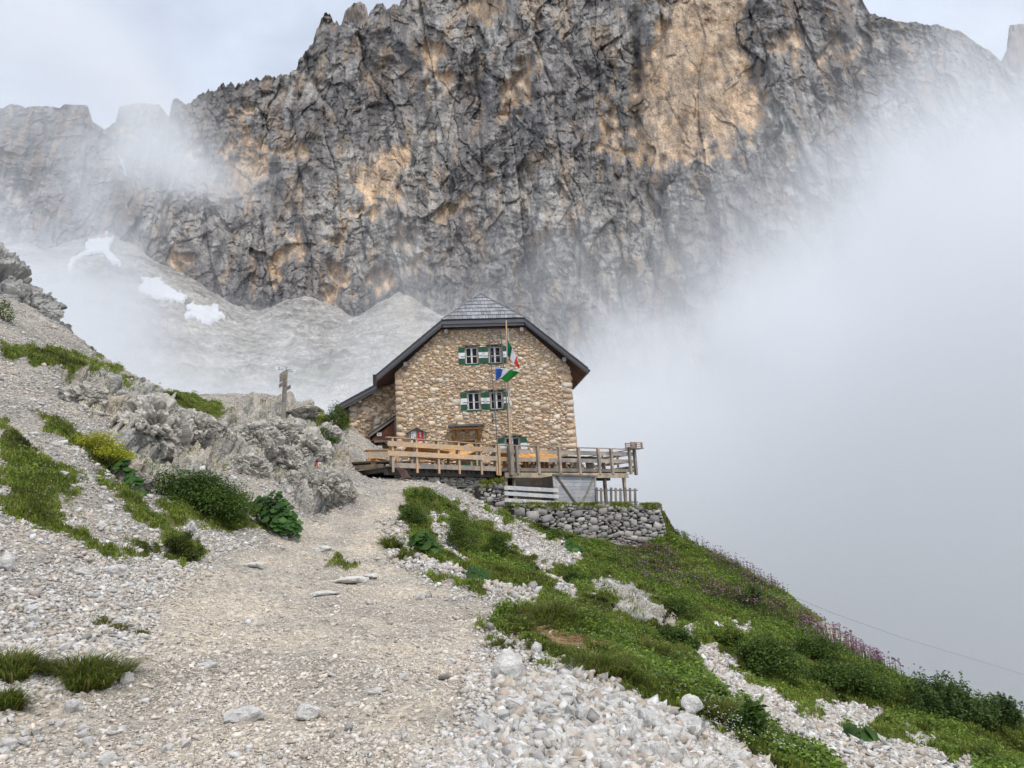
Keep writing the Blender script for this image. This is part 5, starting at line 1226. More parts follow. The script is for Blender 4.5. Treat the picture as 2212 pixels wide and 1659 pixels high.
def bench(label, p, rz, mat, w=1.1, z=.45, back=False):
    b_ = empty('bench', (p[0], p[1], FZ), rz); tag(b_, label, 'bench', 'benches on the terrace')
    q = MB(); q.box(-w/2, w/2, -.16, .16, z-.035, z); q.build('seat', mat, b_)
    for x in (-w*.38, w*.38):
        q = MB(); q.prism([(x, -.15, 0), (x, -.06, .0), (x, -.09, .12), (x, .0, .2), (x, .09, .12), (x, .06, 0), (x, .15, 0), (x, .12, .2), (x, .15, z-.036), (x, -.15, z-.036), (x, -.12, .2)], (.045, 0, 0)); q.build('leg', mat, b_)
    return b_
bench('orange bench with carved side boards at the left end of the terrace', on_plane(ucol(360), 985, D0-n1_*1.6, D1-n1_*1.6)[:2], R(60), M['wood_orange'], .8)
bench('grey carved bench behind the first railing posts', dpos(zq(330), 2.2), R(25), M['wood_grey'], 1.2)
tb = empty('serving_table', (*on_plane(ucol(390), 985, D0-n1_*2.6, D1-n1_*2.6)[:2], FZ), R(20)); tag(tb, 'orange wooden serving table under the porch roof left of the railing', 'table')
q = MB(); q.box(-.75, .75, -.35, .35, .93, .97); q.build('table_top', M['wood_orange'], tb)
q = MB(); q.box(-.66, .66, -.30, -.27, .62, .93); q.build('apron', M['wood_new'], tb)
for x in (-.66, .62):
    for y in (-.30, .26): q = MB(); q.box(x, x+.05, y, y+.05, 0, .62); q.build('leg', M['wood_orange'], tb)
pn = empty('paper_note', (*dpos(zr(562), -.06)[:2], 5.38), math.atan2(s2v[1], s2v[0])); tag(pn, 'tiny white paper note pinned to the upper railing plank', 'note')
q = MB(); q.box(-.045, .045, -.012, -.006, -.06, .06); q.build('sheet', M['white'], pn)
q = MB(); q.cyl((0, -.016, 0), (0, -.0125, 0), .02, n=8); q.build('printed_mark', M['ink'], pn)

# ------------------------------------------------------------------ trail signpost
def zs(a, b): return ((1000+a*.22604)*.5486, (1350+b*.22604)*.5486)
YS = float(surf(612, 900)[1]); YS = min(max(YS, 34), 42)
sb_ = pt(*zs(505, 1325), YS); stp = pt(*zs(552, 420), YS)
sp = empty('trail_signpost', tuple(sb_)); tag(sp, 'weathered grey wooden trail signpost leaning on the rocky knoll, arrow boards pointing several ways', 'signpost')
q = MB(); q.col = (.9, .93, .95); q.bar(tuple(sb_-np.array([0, 0, .4])), tuple(stp), .17, .17, up=(0, 1, 0)); q.build('post', M['wood_grey'], sp, True)
def board(tip, tail, dy_tip, dy_tail, h, mat, lines=0, tint=(1, 1, 1)):
    A = pt(*zs(*tail), YS+dy_tail); B = pt(*zs(*tip), YS+dy_tip); d = (B-A); L_ = np.linalg.norm(d); d /= L_; up = np.array([0, 0, 1.0]); nn = np.cross(d, up); nn /= np.linalg.norm(nn)
    if nn[1] > 0: nn = -nn
    q = MB(); q.col = tint; e = A+d*(L_-h*.55)
    q.prism([A-up*h/2, e-up*h/2, B, e+up*h/2, A+up*h/2], tuple(nn*.03)); o = q.build('arrow_board', mat, sp, True)
    if lines:
        q = MB(); rg_ = np.random.default_rng(lines)
        for z in (.2, -.22):
            x = .12
            while x < L_*.82:
                w = rg_.uniform(.025, .05); p = A+d*(L_-h*.6-x)+up*h*z+nn*.033
                q.bar(tuple(p), tuple(p+d*w), .004, .035); x += w+.02+(.05 if rg_.random() < .2 else 0)
        q.build('lettering', M['ink'], o, False)
        # parts of a part keep the part's own frame
        c = o.children[0]; c.data.transform(Matrix.Translation(-Vector(sp.location)))
    return o
board((355, 435), (727, 493), -.13, -.13, .19, M['white'], 2)
board((605, 480), (455, 583), -.55, .10, .20, M['wood_grey'], 0, (1.25, 1.2, 1.1)); board((578, 562), (455, 655), -.5, .1, .21, M['wood_grey'], 0, (1.2, 1.15, 1.05)); board((590, 665), (445, 755), -.55, .12, .17, M['wood_grey'], 0, (1.15, 1.1, 1))
board((485, 850), (632, 760), -.3, .45, .18, M['wood_grey'], 0, (.8, .7, .65))
# steel cable running out into the mist
cb_ = empty('steel_cable', tuple(pt(1622, 1240, 42))); tag(cb_, 'thin steel cable sagging from the slope out into the mist', 'cable')
cp_ = [(1618, 1240, 42), (1700, 1283, 46), (1800, 1325, 51), (1950, 1378, 58), (2080, 1417, 66), (2215, 1458, 76), (2400, 1506, 90)]
us = np.array(cp_, float); q = MB()
for k in range(24):
    t0, t1 = k/24*6, (k+1)/24*6; f = lambda t: pt(*[np.interp(t, range(7), us[:, j]) for j in (0, 1)], np.interp(t, range(7), us[:, 2]))
    q.cyl(tuple(f(t0)), tuple(f(t1)), .011, n=5)
q.build('cable_strand', M['metal'], cb_, True)

# ------------------------------------------------------------------ scatter helpers on the ground grid
cell = (slice(0, NR-1), slice(0, NA-1))
d1_ = G_[1:, :-1]-G_[:-1, :-1]; d2_ = G_[:-1, 1:]-G_[:-1, :-1]; cn3 = np.cross(d1_, d2_); carea = np.linalg.norm(cn3, axis=-1); cnn = cn3/carea[..., None]; cnn *= np.sign(cnn[..., 2:3])
GU2, GV2 = GU.reshape(NR, NA)[cell], GV.reshape(NR, NA)[cell]; GD = np.linalg.norm(G_-O, axis=-1)[cell]
vdir = (O-G_[cell])/GD[..., None]; facing = np.clip((cnn*vdir).sum(-1), .12, 1)*((cnn*vdir).sum(-1) > -.25)
seen = (GU2 > -60) & (GU2 < 2275) & (GV2 < 1725) & (GV2 > 480) & (facing > 0)
# hidden from the eye behind nearer ground
runmin = np.minimum.accumulate(GV.reshape(NR, NA), axis=0)[cell]
seen &= GV2 < runmin + 14
px_w = carea*facing/GD**2*seen            # solid angle: a share of the picture
def scatter(n, weight, seed):
    rg = np.random.default_rng(seed); w = weight.ravel(); c = np.cumsum(w); idx = np.searchsorted(c, rg.random(n)*c[-1]); i, j = np.unravel_index(np.minimum(idx, len(w)-1), weight.shape)
    a, b = rg.random(n)[:, None], rg.random(n)[:, None]
    p = G_[i, j]*(1-a)*(1-b)+G_[i+1, j]*a*(1-b)+G_[i, j+1]*(1-a)*b+G_[i+1, j+1]*a*b
    return p, cnn[i, j], GD[i, j], i, j
gmc, rmc, smc, pmc = gm[cell], rm[cell], stm[cell], pm[..., 0][cell]
avoid = 1-ym[cell]*.85
hutmask = ((G_[cell][..., 1] > 38) & (np.abs(G_[cell][..., 0]+1.5) < 8))
bare = np.clip(1-gmc*1.3, 0, 1)*np.clip(1-rmc*1.6, 0, 1)
blot = fbm(np.stack([TX*.55, TY*.55, TZ*.55], -1), 4, 350)[cell]
# --- gravel: fine on the path, coarse on the scree
rg = np.random.default_rng(77)
def tint_stones(n, path, rg):
    base = np.array([[.66, .64, .61], [.58, .55, .51], [.48, .46, .43], [.60, .54, .46], [.73, .72, .70], [.50, .42, .34], [.36, .345, .33], [.62, .53, .47]])
    k = rg.choice(8, n, p=[.20, .17, .13, .14, .12, .10, .07, .07]); c = base[k]*rg.uniform(.85, 1.12, (n, 1))
    pth = np.array([.62, .55, .465])*rg.uniform(.55, 1.5, (n, 1)); return c*(1-path*.62)+pth*path*.62
p, nn2_, dd, i, j = scatter(185000, px_w*bare*(1-.30*pmc)*avoid*np.clip(.75+1.3*blot, .25, 1.4), 78)
pv_, sv = pmc[i, j], smc[i, j]
r = np.maximum(np.exp(rg.normal(math.log(.0085), .62, len(p)))*(1+.7*(1-pv_)+.8*sv), .00062*dd*rg.uniform(.8, 1.5, len(p))); r = np.minimum(r, .0045*dd+.01)
scl = np.stack([r*rg.uniform(.8, 1.5, len(p)), r*rg.uniform(.6, 1.1, len(p)), r*rg.uniform(.3, .7, len(p))], -1)
V, F, C = stamp(LIB[:14], p+nn2_*(r*.12)[:, None], scl, rand_rot(len(p), rg), tint_stones(len(p), pv_[:, None], rg), rg)
tag(link('gravel', mesh_np('gravel', V, F, C), M['pebble']), kind='stuff')
# coarser rubble of the scree belts
cl_ = sm(fbm(np.stack([TX*.9, TY*.9, TZ*.9], -1), 3, 333), -.12, .3)[cell]
rmw = blur(rm, 14)[cell]
w_ = px_w*bare*avoid*(smc*1.0+.38*(1-pmc)*(1-smc)+.035)*(.2+cl_)*(1+5*rmw)
p, nn2_, dd, i, j = scatter(21000, w_, 79)
r = np.exp(rg.normal(math.log(.030), .50, len(p)))*(.6+.75*smc[i, j]*np.where(GU2[i, j] > 1480, .25, 1)+1.3*rmw[i, j]); r = np.clip(r, .0011*dd, .0075*dd+.02)
scl = np.stack([r*rg.uniform(.9, 1.5, len(p)), r*rg.uniform(.65, 1.1, len(p)), r*rg.uniform(.4, .85, len(p))], -1)
V, F, C = stamp(LIB, p+nn2_*(r*.42)[:, None], scl, rand_rot(len(p), rg, 1.3), tint_stones(len(p), np.zeros((len(p), 1)), rg), rg)
tag(link('scree_rubble', mesh_np('scree_rubble', V, F, C), M['stone']), kind='stuff')

# ------------------------------------------------------------------ single stones and boulders
def boulder_mesh(seed, n=22, flat=.7, sub=2, rough=.05):
    V, F = hull(n, seed, flat, .22)
    me = bpy.data.meshes.new('stone'); me.from_pydata([tuple(v) for v in V], [], [tuple(map(int, f)) for f in F]); bm = bmesh.new(); bm.from_mesh(me)
    bmesh.ops.bevel(bm, geom=list(bm.edges), offset=.07, segments=1, affect='EDGES'); bmesh.ops.triangulate(bm, faces=bm.faces)
    for _ in range(sub): bmesh.ops.subdivide_edges(bm, edges=[e for e in bm.edges if e.calc_length() > .22], cuts=1, use_grid_fill=False); bmesh.ops.triangulate(bm, faces=bm.faces)
    co = np.array([v.co[:] for v in bm.verts]); d = fbm(co*1.7+seed, 4, seed)*.16+fbm(co*5+seed, 3, seed+5)*.05 - np.abs(noise(co*np.array([1.2, 1.2, 5])+seed, 3))*.07
    for v, q_ in zip(bm.verts, d): v.co += v.co.normalized()*float(q_)
    bm.to_mesh(me); bm.free()
    co = np.array([v.co[:] for v in me.vertices]); c = np.ones((len(co), 4), np.float32)
    k = 1+.25*fbm(co*2.2, 3, seed+9); st_ = sm(fbm(co*np.array([1.5, 1.5, 4]), 3, seed+11), .1, .3)[:, None]; base = np.array([.68, .66, .63])[None]*k[:, None]; c[:, :3] = base*(1-.45*st_)+np.array([.42, .40, .38])*.45*st_
    a = me.color_attributes.new('Col', 'FLOAT_COLOR', 'POINT'); a.data.foreach_set('color', c.ravel()); me.materials.append(M['stone']); return me
MS = [boulder_mesh(500+k, random.choice((13, 16, 20)), random.choice((.55, .7, .85)), 1) for k in range(14)]
def put_stone(me, u, v, wpx, hpx, label, rot=0, name='boulder', cat='boulder', group=None, tilt=0, sink=.25, depth=.8):
    """a stone of the size it has in the photograph, wpx by hpx, its foot near (u, v)"""
    g = surf(u, v); d = np.linalg.norm(g-O); a = wpx/1659*d/2; h = hpx/1659*d/2
    o = bpy.data.objects.new(name, me); COL.objects.link(o); o.scale = (a, a*depth, h/.72); o.rotation_euler = (0, tilt, rot); o.location = (g[0], g[1]+a*depth*.5, g[2]+h*(1-sink*2)); tag(o, label, cat, group); return o
BM = [boulder_mesh(700+k, n, f, 3) for k, (n, f) in enumerate(((18, .8), (22, .5), (20, .6), (16, .8), (18, .75), (15, .5), (20, .85), (14, .45), (16, .9), (24, .4)))]
for k, a in enumerate([
 (0, 1098, 1478, 96, 74, 'large white boulder lying beside the grass tussock right of the path', .3), (1, 520, 1560, 88, 42, 'flat white rock embedded in the path, the wider of the two nearest', .2),
 (2, 665, 1552, 66, 38, 'pale layered flat rock in the path, the narrower of the two nearest', 1.2), (6, 1412, 1580, 64, 56, 'rounded white boulder on the scree in front of the long leaning slab', 2),
 (4, 1448, 1612, 66, 46, 'broad pale boulder just below the rounded white boulder', .8), (5, 1492, 1592, 92, 58, 'long grey white slab leaning downhill at the scree edge', 2.6), (3, 1412, 1650, 78, 60, 'angular white block at the lower picture edge', 1.1),
 (7, 1598, 1655, 76, 34, 'flat white slab among the flowering grass at the lower picture edge', .4), (8, 905, 1296, 24, 20, 'single white knobbly stone standing on bare gravel near the slope edge', .4),
 (4, 247, 1245, 38, 30, 'pale round topped stone below the mossy banks', .1), (2, 183, 1238, 46, 22, 'grey streaked stone next to the pale round topped stone', 1.4), (3, 148, 1540, 46, 34, 'white and brown wedge stone below the left grass tuft', .7),
 (0, 8, 1230, 36, 38, 'tan coloured block at the left picture edge', .7), (5, 405, 1150, 34, 36, 'upright white pointed stone above the lowest moss cushion', 2.2), (7, 752, 1262, 86, 26, 'stack of thin grey white ledges beside the path', .2),
 (9, 695, 1285, 66, 22, 'bleached flat ledge level with the path surface', .35), (7, 540, 1224, 54, 18, 'low dark and white stone in the middle of the path', .3), (9, 800, 1248, 46, 22, 'pale tilted ledge stone at the outer path edge', 1.8),
 (1, 440, 1445, 56, 22, 'whitish stone half sunk in the path gravel', .4), (2, 695, 1190, 54, 20, 'brown and grey stone where the path narrows', .4), (3, 255, 1395, 30, 22, 'blocky pale stone on the left scree', .4), (6, 270, 1480, 30, 28, 'white split stone right of the left grass tuft', .9),
 (5, 808, 1500, 38, 22, 'tan flat stone near the right side of the path', .5), (8, 870, 1470, 26, 20, 'small grey block on the gravel left of the large boulder', .6), (2, 975, 1432, 30, 18, 'white stone left above the large boulder', .6),
 (4, 1238, 1495, 42, 34, 'white egg shaped stone on the rim of the scree below the sedge', .9), (6, 1500, 1540, 60, 40, 'pale block wedged behind the leaning slab', .9), (0, 1160, 1410, 34, 26, 'white stone between the sedge tussocks', .2), (3, 1425, 1545, 44, 36, 'tilted stone above the rounded white boulder', 1.7)]):
    put_stone(BM[a[0]], *a[1:6], rot=a[6], sink=.22 if a[4] > 24 else .3, depth=.75)
# the largest loose stones, one object each
rg = np.random.default_rng(99)
areas = [('loose white stones of the lower right scree', 'white angular stone on the scree heap at the lower right', [(1180,1480),(1270,1490),(1400,1520),(1480,1600),(1500,1659),(1000,1659),(1020,1560),(1120,1520)], 120, (22, 46)),
 ('loose stones of the left scree', 'pale flat stone on the scree left of the path', [(0,1290),(240,1270),(330,1330),(300,1420),(200,1440),(0,1420)], 44, (13, 26)),
 ('loose stones at the lower left', 'pale stone on the gravel at the lower left', [(0,1540),(200,1560),(420,1600),(420,1659),(0,1659)], 24, (16, 32)),
 ('loose stones on the white scree tongue', 'white stone on the scree tongue between the moss banks', [(60,930),(130,960),(180,1010),(230,1060),(300,1110),(290,1150),(220,1150),(170,1080),(100,1000)], 34, (9, 22)),
 ('loose stones on the right gravel run', 'white stone on the gravel run down the grassy slope', [(1520,1420),(1600,1480),(1750,1560),(1900,1620),(1980,1659),(1860,1659),(1700,1600),(1580,1530)], 26, (9, 20)),
 ('loose stones around the large boulder', 'small white stone on the ground around the large boulder', [(1030,1390),(1200,1420),(1260,1480),(1120,1520),(1000,1540),(960,1480)], 22, (10, 22))]
for grp, lab, poly, n, (s0, s1_) in areas:
    xs = [q[0] for q in poly]; ys = [q[1] for q in poly]; k = 0
    while k < n:
        u, v = rg.uniform(min(xs), max(xs)), rg.uniform(min(ys), max(ys))
        if not inpoly(np.array([u]), np.array([v]), poly)[0]: continue
        w = rg.uniform(s0, s1_)*(.8 if rg.random() < .6 else 1.1); me = MS[int(rg.integers(14))]
        put_stone(me, u, v, w, w*rg.uniform(.5, .85), lab, rg.uniform(0, 6.28), 'scree_stone', 'stone', grp, rg.normal(0, .25), .2, rg.uniform(.6, 1)); k += 1

# ------------------------------------------------------------------ grass, herbs, shrubs, flowers
def blades(p, nrm_, h, w, col, rg, bend=.5, droop=.35, down=None):
    """curved blades of five points each"""
    n = len(p); az_ = rg.uniform(0, 2*math.pi, n); d = np.stack([np.cos(az_), np.sin(az_), np.zeros(n)], -1)
    side = np.stack([-d[:, 1], d[:, 0], np.zeros(n)], -1)
    # turn blades roughly broadside in any direction at random
    up = nrm_*.35+np.array([0, 0, 1.0]); up /= np.linalg.norm(up, axis=1)[:, None]
    b_ = rg.uniform(.15, 1, n)[:, None]*bend
    m1 = p+up*(h*.55)[:, None]+d*(h[:, None]*.25*b_); t1 = p+up*(h*(1-droop*b_[:, 0]))[:, None]+d*(h[:, None]*.8*b_)
    s = side*(w*.5)[:, None]
    V = np.stack([p-s, p+s, m1+s*.8, m1-s*.8, t1], 1).reshape(-1, 3); b5 = np.arange(n)[:, None]*5
    return V, np.concatenate([b5+[[0, 1, 2]], b5+[[0, 2, 3]], b5+[[3, 2, 4]]]), np.repeat(col, 5, 0)
GC = np.array([[.21, .275, .04], [.28, .345, .055], [.15, .21, .034], [.35, .38, .09], [.40, .35, .16], [.11, .165, .03]])
def gcol(n, rg, p=(.27, .25, .2, .14, .06, .08)): return GC[rg.choice(6, n, p=p)]*rg.uniform(.75, 1.3, (n, 1))
def join(parts):
    V, F, C, b_ = [], [], [], 0
    for v, f, c in parts: V.append(v); F.append(f+b_); C.append(c); b_ += len(v)
    return np.concatenate(V), np.concatenate(F), np.concatenate(C)
rg = np.random.default_rng(5)
pat = fbm(np.stack([TX*.45, TY*.45, TZ*.45], -1), 3, 400)[cell]; pat2 = fbm(np.stack([TX*1.6, TY*1.6, TZ*1.6], -1), 3, 410)[cell]
leftbank = (GU2 < 800)
wg = px_w*np.clip(gmc*1.6-.25, 0, 1)
p, n_, dd, i, j = scatter(250000, wg, 501)
c = gcol(len(p), rg)*(1+.95*pat[i, j][:, None]+.7*pat2[i, j][:, None])
lb = leftbank[i, j]; brown = (sm(pat2[i, j]+pat[i, j], .05, .3)*.55)[:, None]; c = c*(1-brown*.6)+np.array([.12, .095, .035])*brown*.6
h = rg.uniform(.04, .11, len(p))*(1+.9*np.clip(pat[i, j], -.5, 1))*np.where(lb, .8, 1.0); h = np.maximum(h, .0026*dd)
V1 = blades(p, n_, h, .004+.00085*dd, np.clip(c, .01, .5), rg)
# sparse blades creeping over the gravel edges
p, n_, dd, i, j = scatter(9000, px_w*np.clip(gmc, 0, .5)*bare*(pat2 > .05)+px_w*rmc*(pat2 > .12)*.5, 502)
V2 = blades(p, n_, rg.uniform(.03, .09, len(p)), .004+.0008*dd, gcol(len(p), rg), rg)
V, F, C = join([V1, V2]); tag(link('grass', mesh_np('grass', V, F, C), M['leaf']), kind='stuff')
# broad leaves: small quads folded along the middle
def leaves(p, nrm_, s, col, rg, flat=.5, asp=.6):
    n = len(p); r = rg.normal(size=(n, 3)); r[:, 2] *= .6; ax = r-nrm_*(r*nrm_).sum(1)[:, None]*flat; ax /= np.linalg.norm(ax, axis=1)[:, None]
    nn = nrm_*1.2+rg.normal(size=(n, 3))*.55; sd = np.cross(ax, nn); sd /= np.linalg.norm(sd, axis=1)[:, None]
    L_ = ax*s[:, None]; S_ = sd*(s*asp*.5)[:, None]; dn = np.cross(sd, ax)*(s*.12)[:, None]
    V = np.stack([p, p+L_*.45+S_+dn, p+L_, p+L_*.45-S_+dn], 1).reshape(-1, 3); b4 = np.arange(n)[:, None]*4
    return V, np.concatenate([b4+[[0, 1, 2]], b4+[[0, 2, 3]]]), np.repeat(col, 4, 0)
herb = px_w*np.clip(gmc*1.5-.3, 0, 1)*np.where(leftbank, .30, 1)*(.06+sm(pat, .0, .25))
p, n_, dd, i, j = scatter(52000, herb, 503)
lc = np.array([[.14, .225, .034], [.19, .285, .045], [.27, .35, .05], [.09, .155, .03]])[rg.choice(4, len(p), p=[.35, .3, .12, .23])]*rg.uniform(.75, 1.3, (len(p), 1))*(1+.4*pat2[i, j][:, None])
hgt = rg.uniform(.02, .13, len(p))*(1+pat[i, j])
V, F, C = leaves(p+np.array([0, 0, 1])*hgt[:, None], np.tile([0, -.2, 1.0], (len(p), 1)), np.maximum(rg.uniform(.03, .07, len(p)), .0032*dd), lc, rg); tag(link('ground_herbs', mesh_np('ground_herbs', V, F, C), M['leaf']), kind='stuff')

def tussock(u, v, wpx, label, hpx=None, seed=0, dry=.1, green_=None, n=1500):
    rg = np.random.default_rng(600+seed); g = surf(u, v); d = np.linalg.norm(g-O); rx = wpx/1659*d/2; h = (hpx or wpx*.5)/1659*d
    k = int(n*.62); a = rg.uniform(0, 6.283, k); q = rg.random(k)**.6*(1+.28*np.sin(a*3+seed)+.18*np.sin(a*5+2*seed)); x = g[0]+np.cos(a)*q*rx*.78; y = g[1]+np.sin(a)*q*rx*.6+rx*.15
    p = np.stack([x, y, H(x, y)-.02], -1); out_ = np.stack([np.cos(a)*q, np.sin(a)*q, np.zeros(k)], -1)
    c = gcol(k, rg, (.30, .2, .25, .1, .05, .10))*(.48+.3*rg.random((k, 1))); dr = rg.random(k) < dry; c[dr] = np.array([.30, .20, .09])*rg.uniform(.6, 1.2, (dr.sum(), 1))
    hh = h*rg.uniform(.35, 1.15, k)*(1-.25*q)
    side = np.cross(out_+rg.normal(0, .3, (k, 3)), [0, 0, 1.0]); side /= np.linalg.norm(side, axis=1)[:, None]+1e-6
    w = (.0022+.00042*d)*rg.uniform(.7, 1.2, k)[:, None]; lean_ = out_*1.1+rg.normal(0, .42, (k, 3))*[1, 1, 0]+np.array([.18, 0, 0])
    m1 = p+np.array([0, 0, 1])*(hh*.62)[:, None]+lean_*(hh*.35)[:, None]; t1 = p+np.array([0, 0, 1])*(hh*rg.uniform(.45, .95, k))[:, None]+lean_*(hh*1.0)[:, None]; s = side*w
    V = np.stack([p-s, p+s, m1+s*.7, m1-s*.7, t1], 1).reshape(-1, 3); b5 = np.arange(k)[:, None]*5
    F = np.concatenate([b5+[[0, 1, 2]], b5+[[0, 2, 3]], b5+[[3, 2, 4]]])
    o = link('grass_tussock', mesh_np('grass_tussock', V-g, F, np.repeat(c, 5, 0)), M['leaf']); o.location = g; tag(o, label, 'grass tussock'); return o
for k, (u, v, w, h, lab, dry, n) in enumerate([
 (1195, 1352, 170, 62, 'biggest sedge tussock, at the edge of the path above a patch of dry straw', .12, 3600), (1100, 1360, 95, 42, 'dark grass tussock left of the biggest sedge tussock', .05, 1800),
 (1300, 1462, 150, 60, 'dark green sedge tussock directly above the white scree heap', .05, 3400), (1172, 1404, 70, 30, 'small dark tuft between the two big sedge tussocks', .05, 1200), (1230, 1425, 70, 32, 'small grass tuft right beside the large white boulder', .1, 1200),
 (185, 1478, 125, 62, 'dark grass tuft on the left scree, its blades leaning right', .06, 3200), (28, 1462, 100, 56, 'grass tuft cut by the left picture edge', .08, 2400), (8, 1530, 50, 50, 'lower grass tuft at the left picture edge', .05, 1200),
 (222, 1345, 44, 18, 'little grass tuft on the left scree, uppermost of three', .25, 500), (255, 1358, 36, 18, 'little brownish tuft on the left scree, middle of three', .5, 400), (302, 1366, 40, 14, 'little flat tuft on the left scree, lowest of three', .25, 400),
 (1085, 1395, 60, 26, 'short tuft above the large white boulder', .1, 900), (1400, 1420, 130, 50, 'loose seeding grass clump on the slope behind the sedge', .2, 2600), (845, 1180, 40, 34, 'drooping grass tuft on the rim of the path near its bend', .05, 900),
 (1560, 1545, 110, 46, 'leafy grass clump beside the gravel run', .15, 2000), (1120, 1530, 46, 18, 'mossy tuft at the foot of the large white boulder', .1, 500), (1245, 1590, 40, 18, 'small green tuft in the middle of the scree heap', .1, 500), (870, 1205, 46, 26, 'grass tuft at the foot of the round leaved plant', .05, 700)]):
    tussock(u, v, w, lab, h, k, dry, n=n)
dryp = surf(1235, 1400)
# dry straw below the biggest tussock
k = 3500; rg = np.random.default_rng(61); u_ = rg.normal(1235, 34, k); g0_ = surf(1235, 1385); a = rg.uniform(0, 6.28, k); x = g0_[0]+rg.normal(0, .30, k); y = g0_[1]+rg.normal(0, .22, k); p = np.stack([x, y, H(x, y)+rg.uniform(.01, .07, k)], -1)
dr_ = np.stack([.7+rg.normal(0, .5, k), -.3+rg.normal(0, .4, k), -.35+rg.normal(0, .2, k)], -1)*.16; s = np.tile([[.0, .004, .006]], (k, 1))
V = np.stack([p-s, p+s, p+dr_+s*.4], 1).reshape(-1, 3); b3 = np.arange(k)[:, None]*3
tag(link('dry_straw', mesh_np('dry_straw', V, b3+[[0, 1, 2]], np.repeat(np.array([.42, .29, .15])*rg.uniform(.6, 1.3, (k, 1)), 3, 0)), M['leaf']), kind='stuff')

def shrub(u, v, wpx, hpx, label, cols, seed, n=2600, ls=.035, deep=.7, stems=9, name='shrub', cat='shrub', lift=.0, spiky=0.0, y=None):
    """woody shrub: forked stems and many small leaves in uneven clumps"""
    rg = np.random.default_rng(800+seed); g = surf(u, v) if y is None else pt(u, v, y); d = np.linalg.norm(g-O); rx = wpx/1659*d/2; hz = hpx/1659*d; ry = rx*deep
    root = empty(name, tuple(g)); tag(root, label, cat)
    P_, N_ = [], []; st_ = MB()
    nc = max(9, stems*4)
    cs = []
    for k in range(nc):
        a = rg.uniform(0, 6.28); q = math.sqrt(rg.random()); x = math.cos(a)*q*rx*.86; y = math.sin(a)*q*ry*.8; top_ = hz*(.95-.55*q**2)*rg.uniform(.75, 1.12); cs.append((x, y, top_*rg.uniform(.35, 1)))
    def gh(x, y): return float(H(g[0]+x, g[1]+y))-g[2]
    for k, (x, y, z) in enumerate(cs):
        z0 = gh(x, y); z1_ = z0*.6+z; 
        if k < stems: st_.cyl((x*.35, y*.35, gh(x*.35, y*.35)-.05), (x*.8, y*.8, z1_*.75), .006+.0005*d, .004, 5); st_.cyl((x*.8, y*.8, z1_*.75), (x*1.02, y*1.02, z1_), .004+.0003*d, .002, 5)
        m_ = n//nc; r_ = np.array([rx*.34, ry*.34, hz*.26])*rg.uniform(.7, 1.25); dv = rg.normal(size=(m_, 3)); dv /= np.linalg.norm(dv, axis=1)[:, None]; rad = rg.random(m_)**.45
        pp_ = np.array([x, y, z1_])+dv*r_*rad[:, None]; P_.append(pp_); N_.append(dv*.7+np.array([0, 0, .7]))
        if spiky:
            for _ in range(3):
                ax_ = np.array([rg.normal(0, .25), rg.normal(0, .25), 1.0])*hz*spiky; t_ = rg.random(26); P_.append(np.array([x, y, z1_])+np.array([rg.normal(0, rx*.2), rg.normal(0, ry*.2), 0])+ax_*t_[:, None]); N_.append(np.tile([0, 0, 1.0], (26, 1))+rg.normal(0, .5, (26, 3)))
    P_ = np.concatenate(P_); N_ = np.concatenate(N_); N_ /= np.linalg.norm(N_, axis=1)[:, None]; k = len(P_)
    keep = P_[:, 2] > (H(g[0]+P_[:, 0], g[1]+P_[:, 1])-g[2]); P_, N_ = P_[keep], N_[keep]; k = len(P_)
    cc = np.array(cols)[rg.integers(0, len(cols), k)]*rg.uniform(.7, 1.3, (k, 1)); 
    V, F, C = leaves(P_, N_, np.maximum(rg.uniform(.7, 1.3, k)*ls, .0022*d), cc, rg, .2, .55)
    link('foliage', mesh_np('foliage', V, F, C), M['leaf'], root); st_.build('stems', M['bark'], root); return root
DG = [(.075, .13, .024), (.10, .165, .03), (.13, .20, .04), (.055, .10, .022)]; MG = [(.105, .165, .032), (.14, .205, .042), (.085, .14, .03), (.185, .24, .055)]; YG = [(.46, .46, .04), (.38, .40, .035), (.26, .32, .03), (.54, .50, .06)]
shrub(430, 1105, 180, 98, 'dense dark green willow shrub against the grey rock left of the path', DG+[(.12, .18, .045)], 1, 15000, .06, .55, 16)
shrub(505, 1120, 100, 75, 'lighter green leafy shrub joining the dark willow and the broad leaved plant', MG, 2, 3600, .05, .6, 9)
shrub(222, 990, 128, 56, 'yellow green low shrub above the white scree tongue', YG, 3, 4200, .04, .6, 8)
shrub(728, 925, 62, 56, 'airy green elder shrub beside the left eave of the hut', MG, 4, 2200, .06, .6, 10)
shrub(685, 945, 90, 26, 'low dark juniper mat below the signpost knoll, beside the hut', DG, 5, 2400, .06, .6, 4, name='juniper')
shrub(1000, 1185, 88, 78, 'bright green willow shrub below the path bend, taller of two', MG, 6, 3600, .045, .7, 10)
shrub(1075, 1195, 64, 46, 'smaller dark willow shrub just right of the bright green one', DG+MG[:1], 7, 2000, .045, .7, 8)
shrub(888, 1128, 56, 44, 'dark green shrub on the rim where the path meets the gravel', DG, 8, 2000, .045, .7, 7)
shrub(915, 1075, 46, 26, 'low green plant at the crest of the path below the terrace', MG, 9, 1100, .05, .7, 5)
shrub(1460, 1172, 62, 36, 'rounded bright shrub at the outer end of the retaining wall', MG+YG[2:3], 10, 2200, .07, .7, 6)
shrub(1632, 1318, 64, 48, 'dark round bush on the slope edge among the pink flowers', DG, 11, 2400, .06, .7, 6)
shrub(1240, 1258, 74, 30, 'flat dark juniper hanging over the small rock outcrop', DG, 12, 2200, .04, .7, 5, name='juniper')
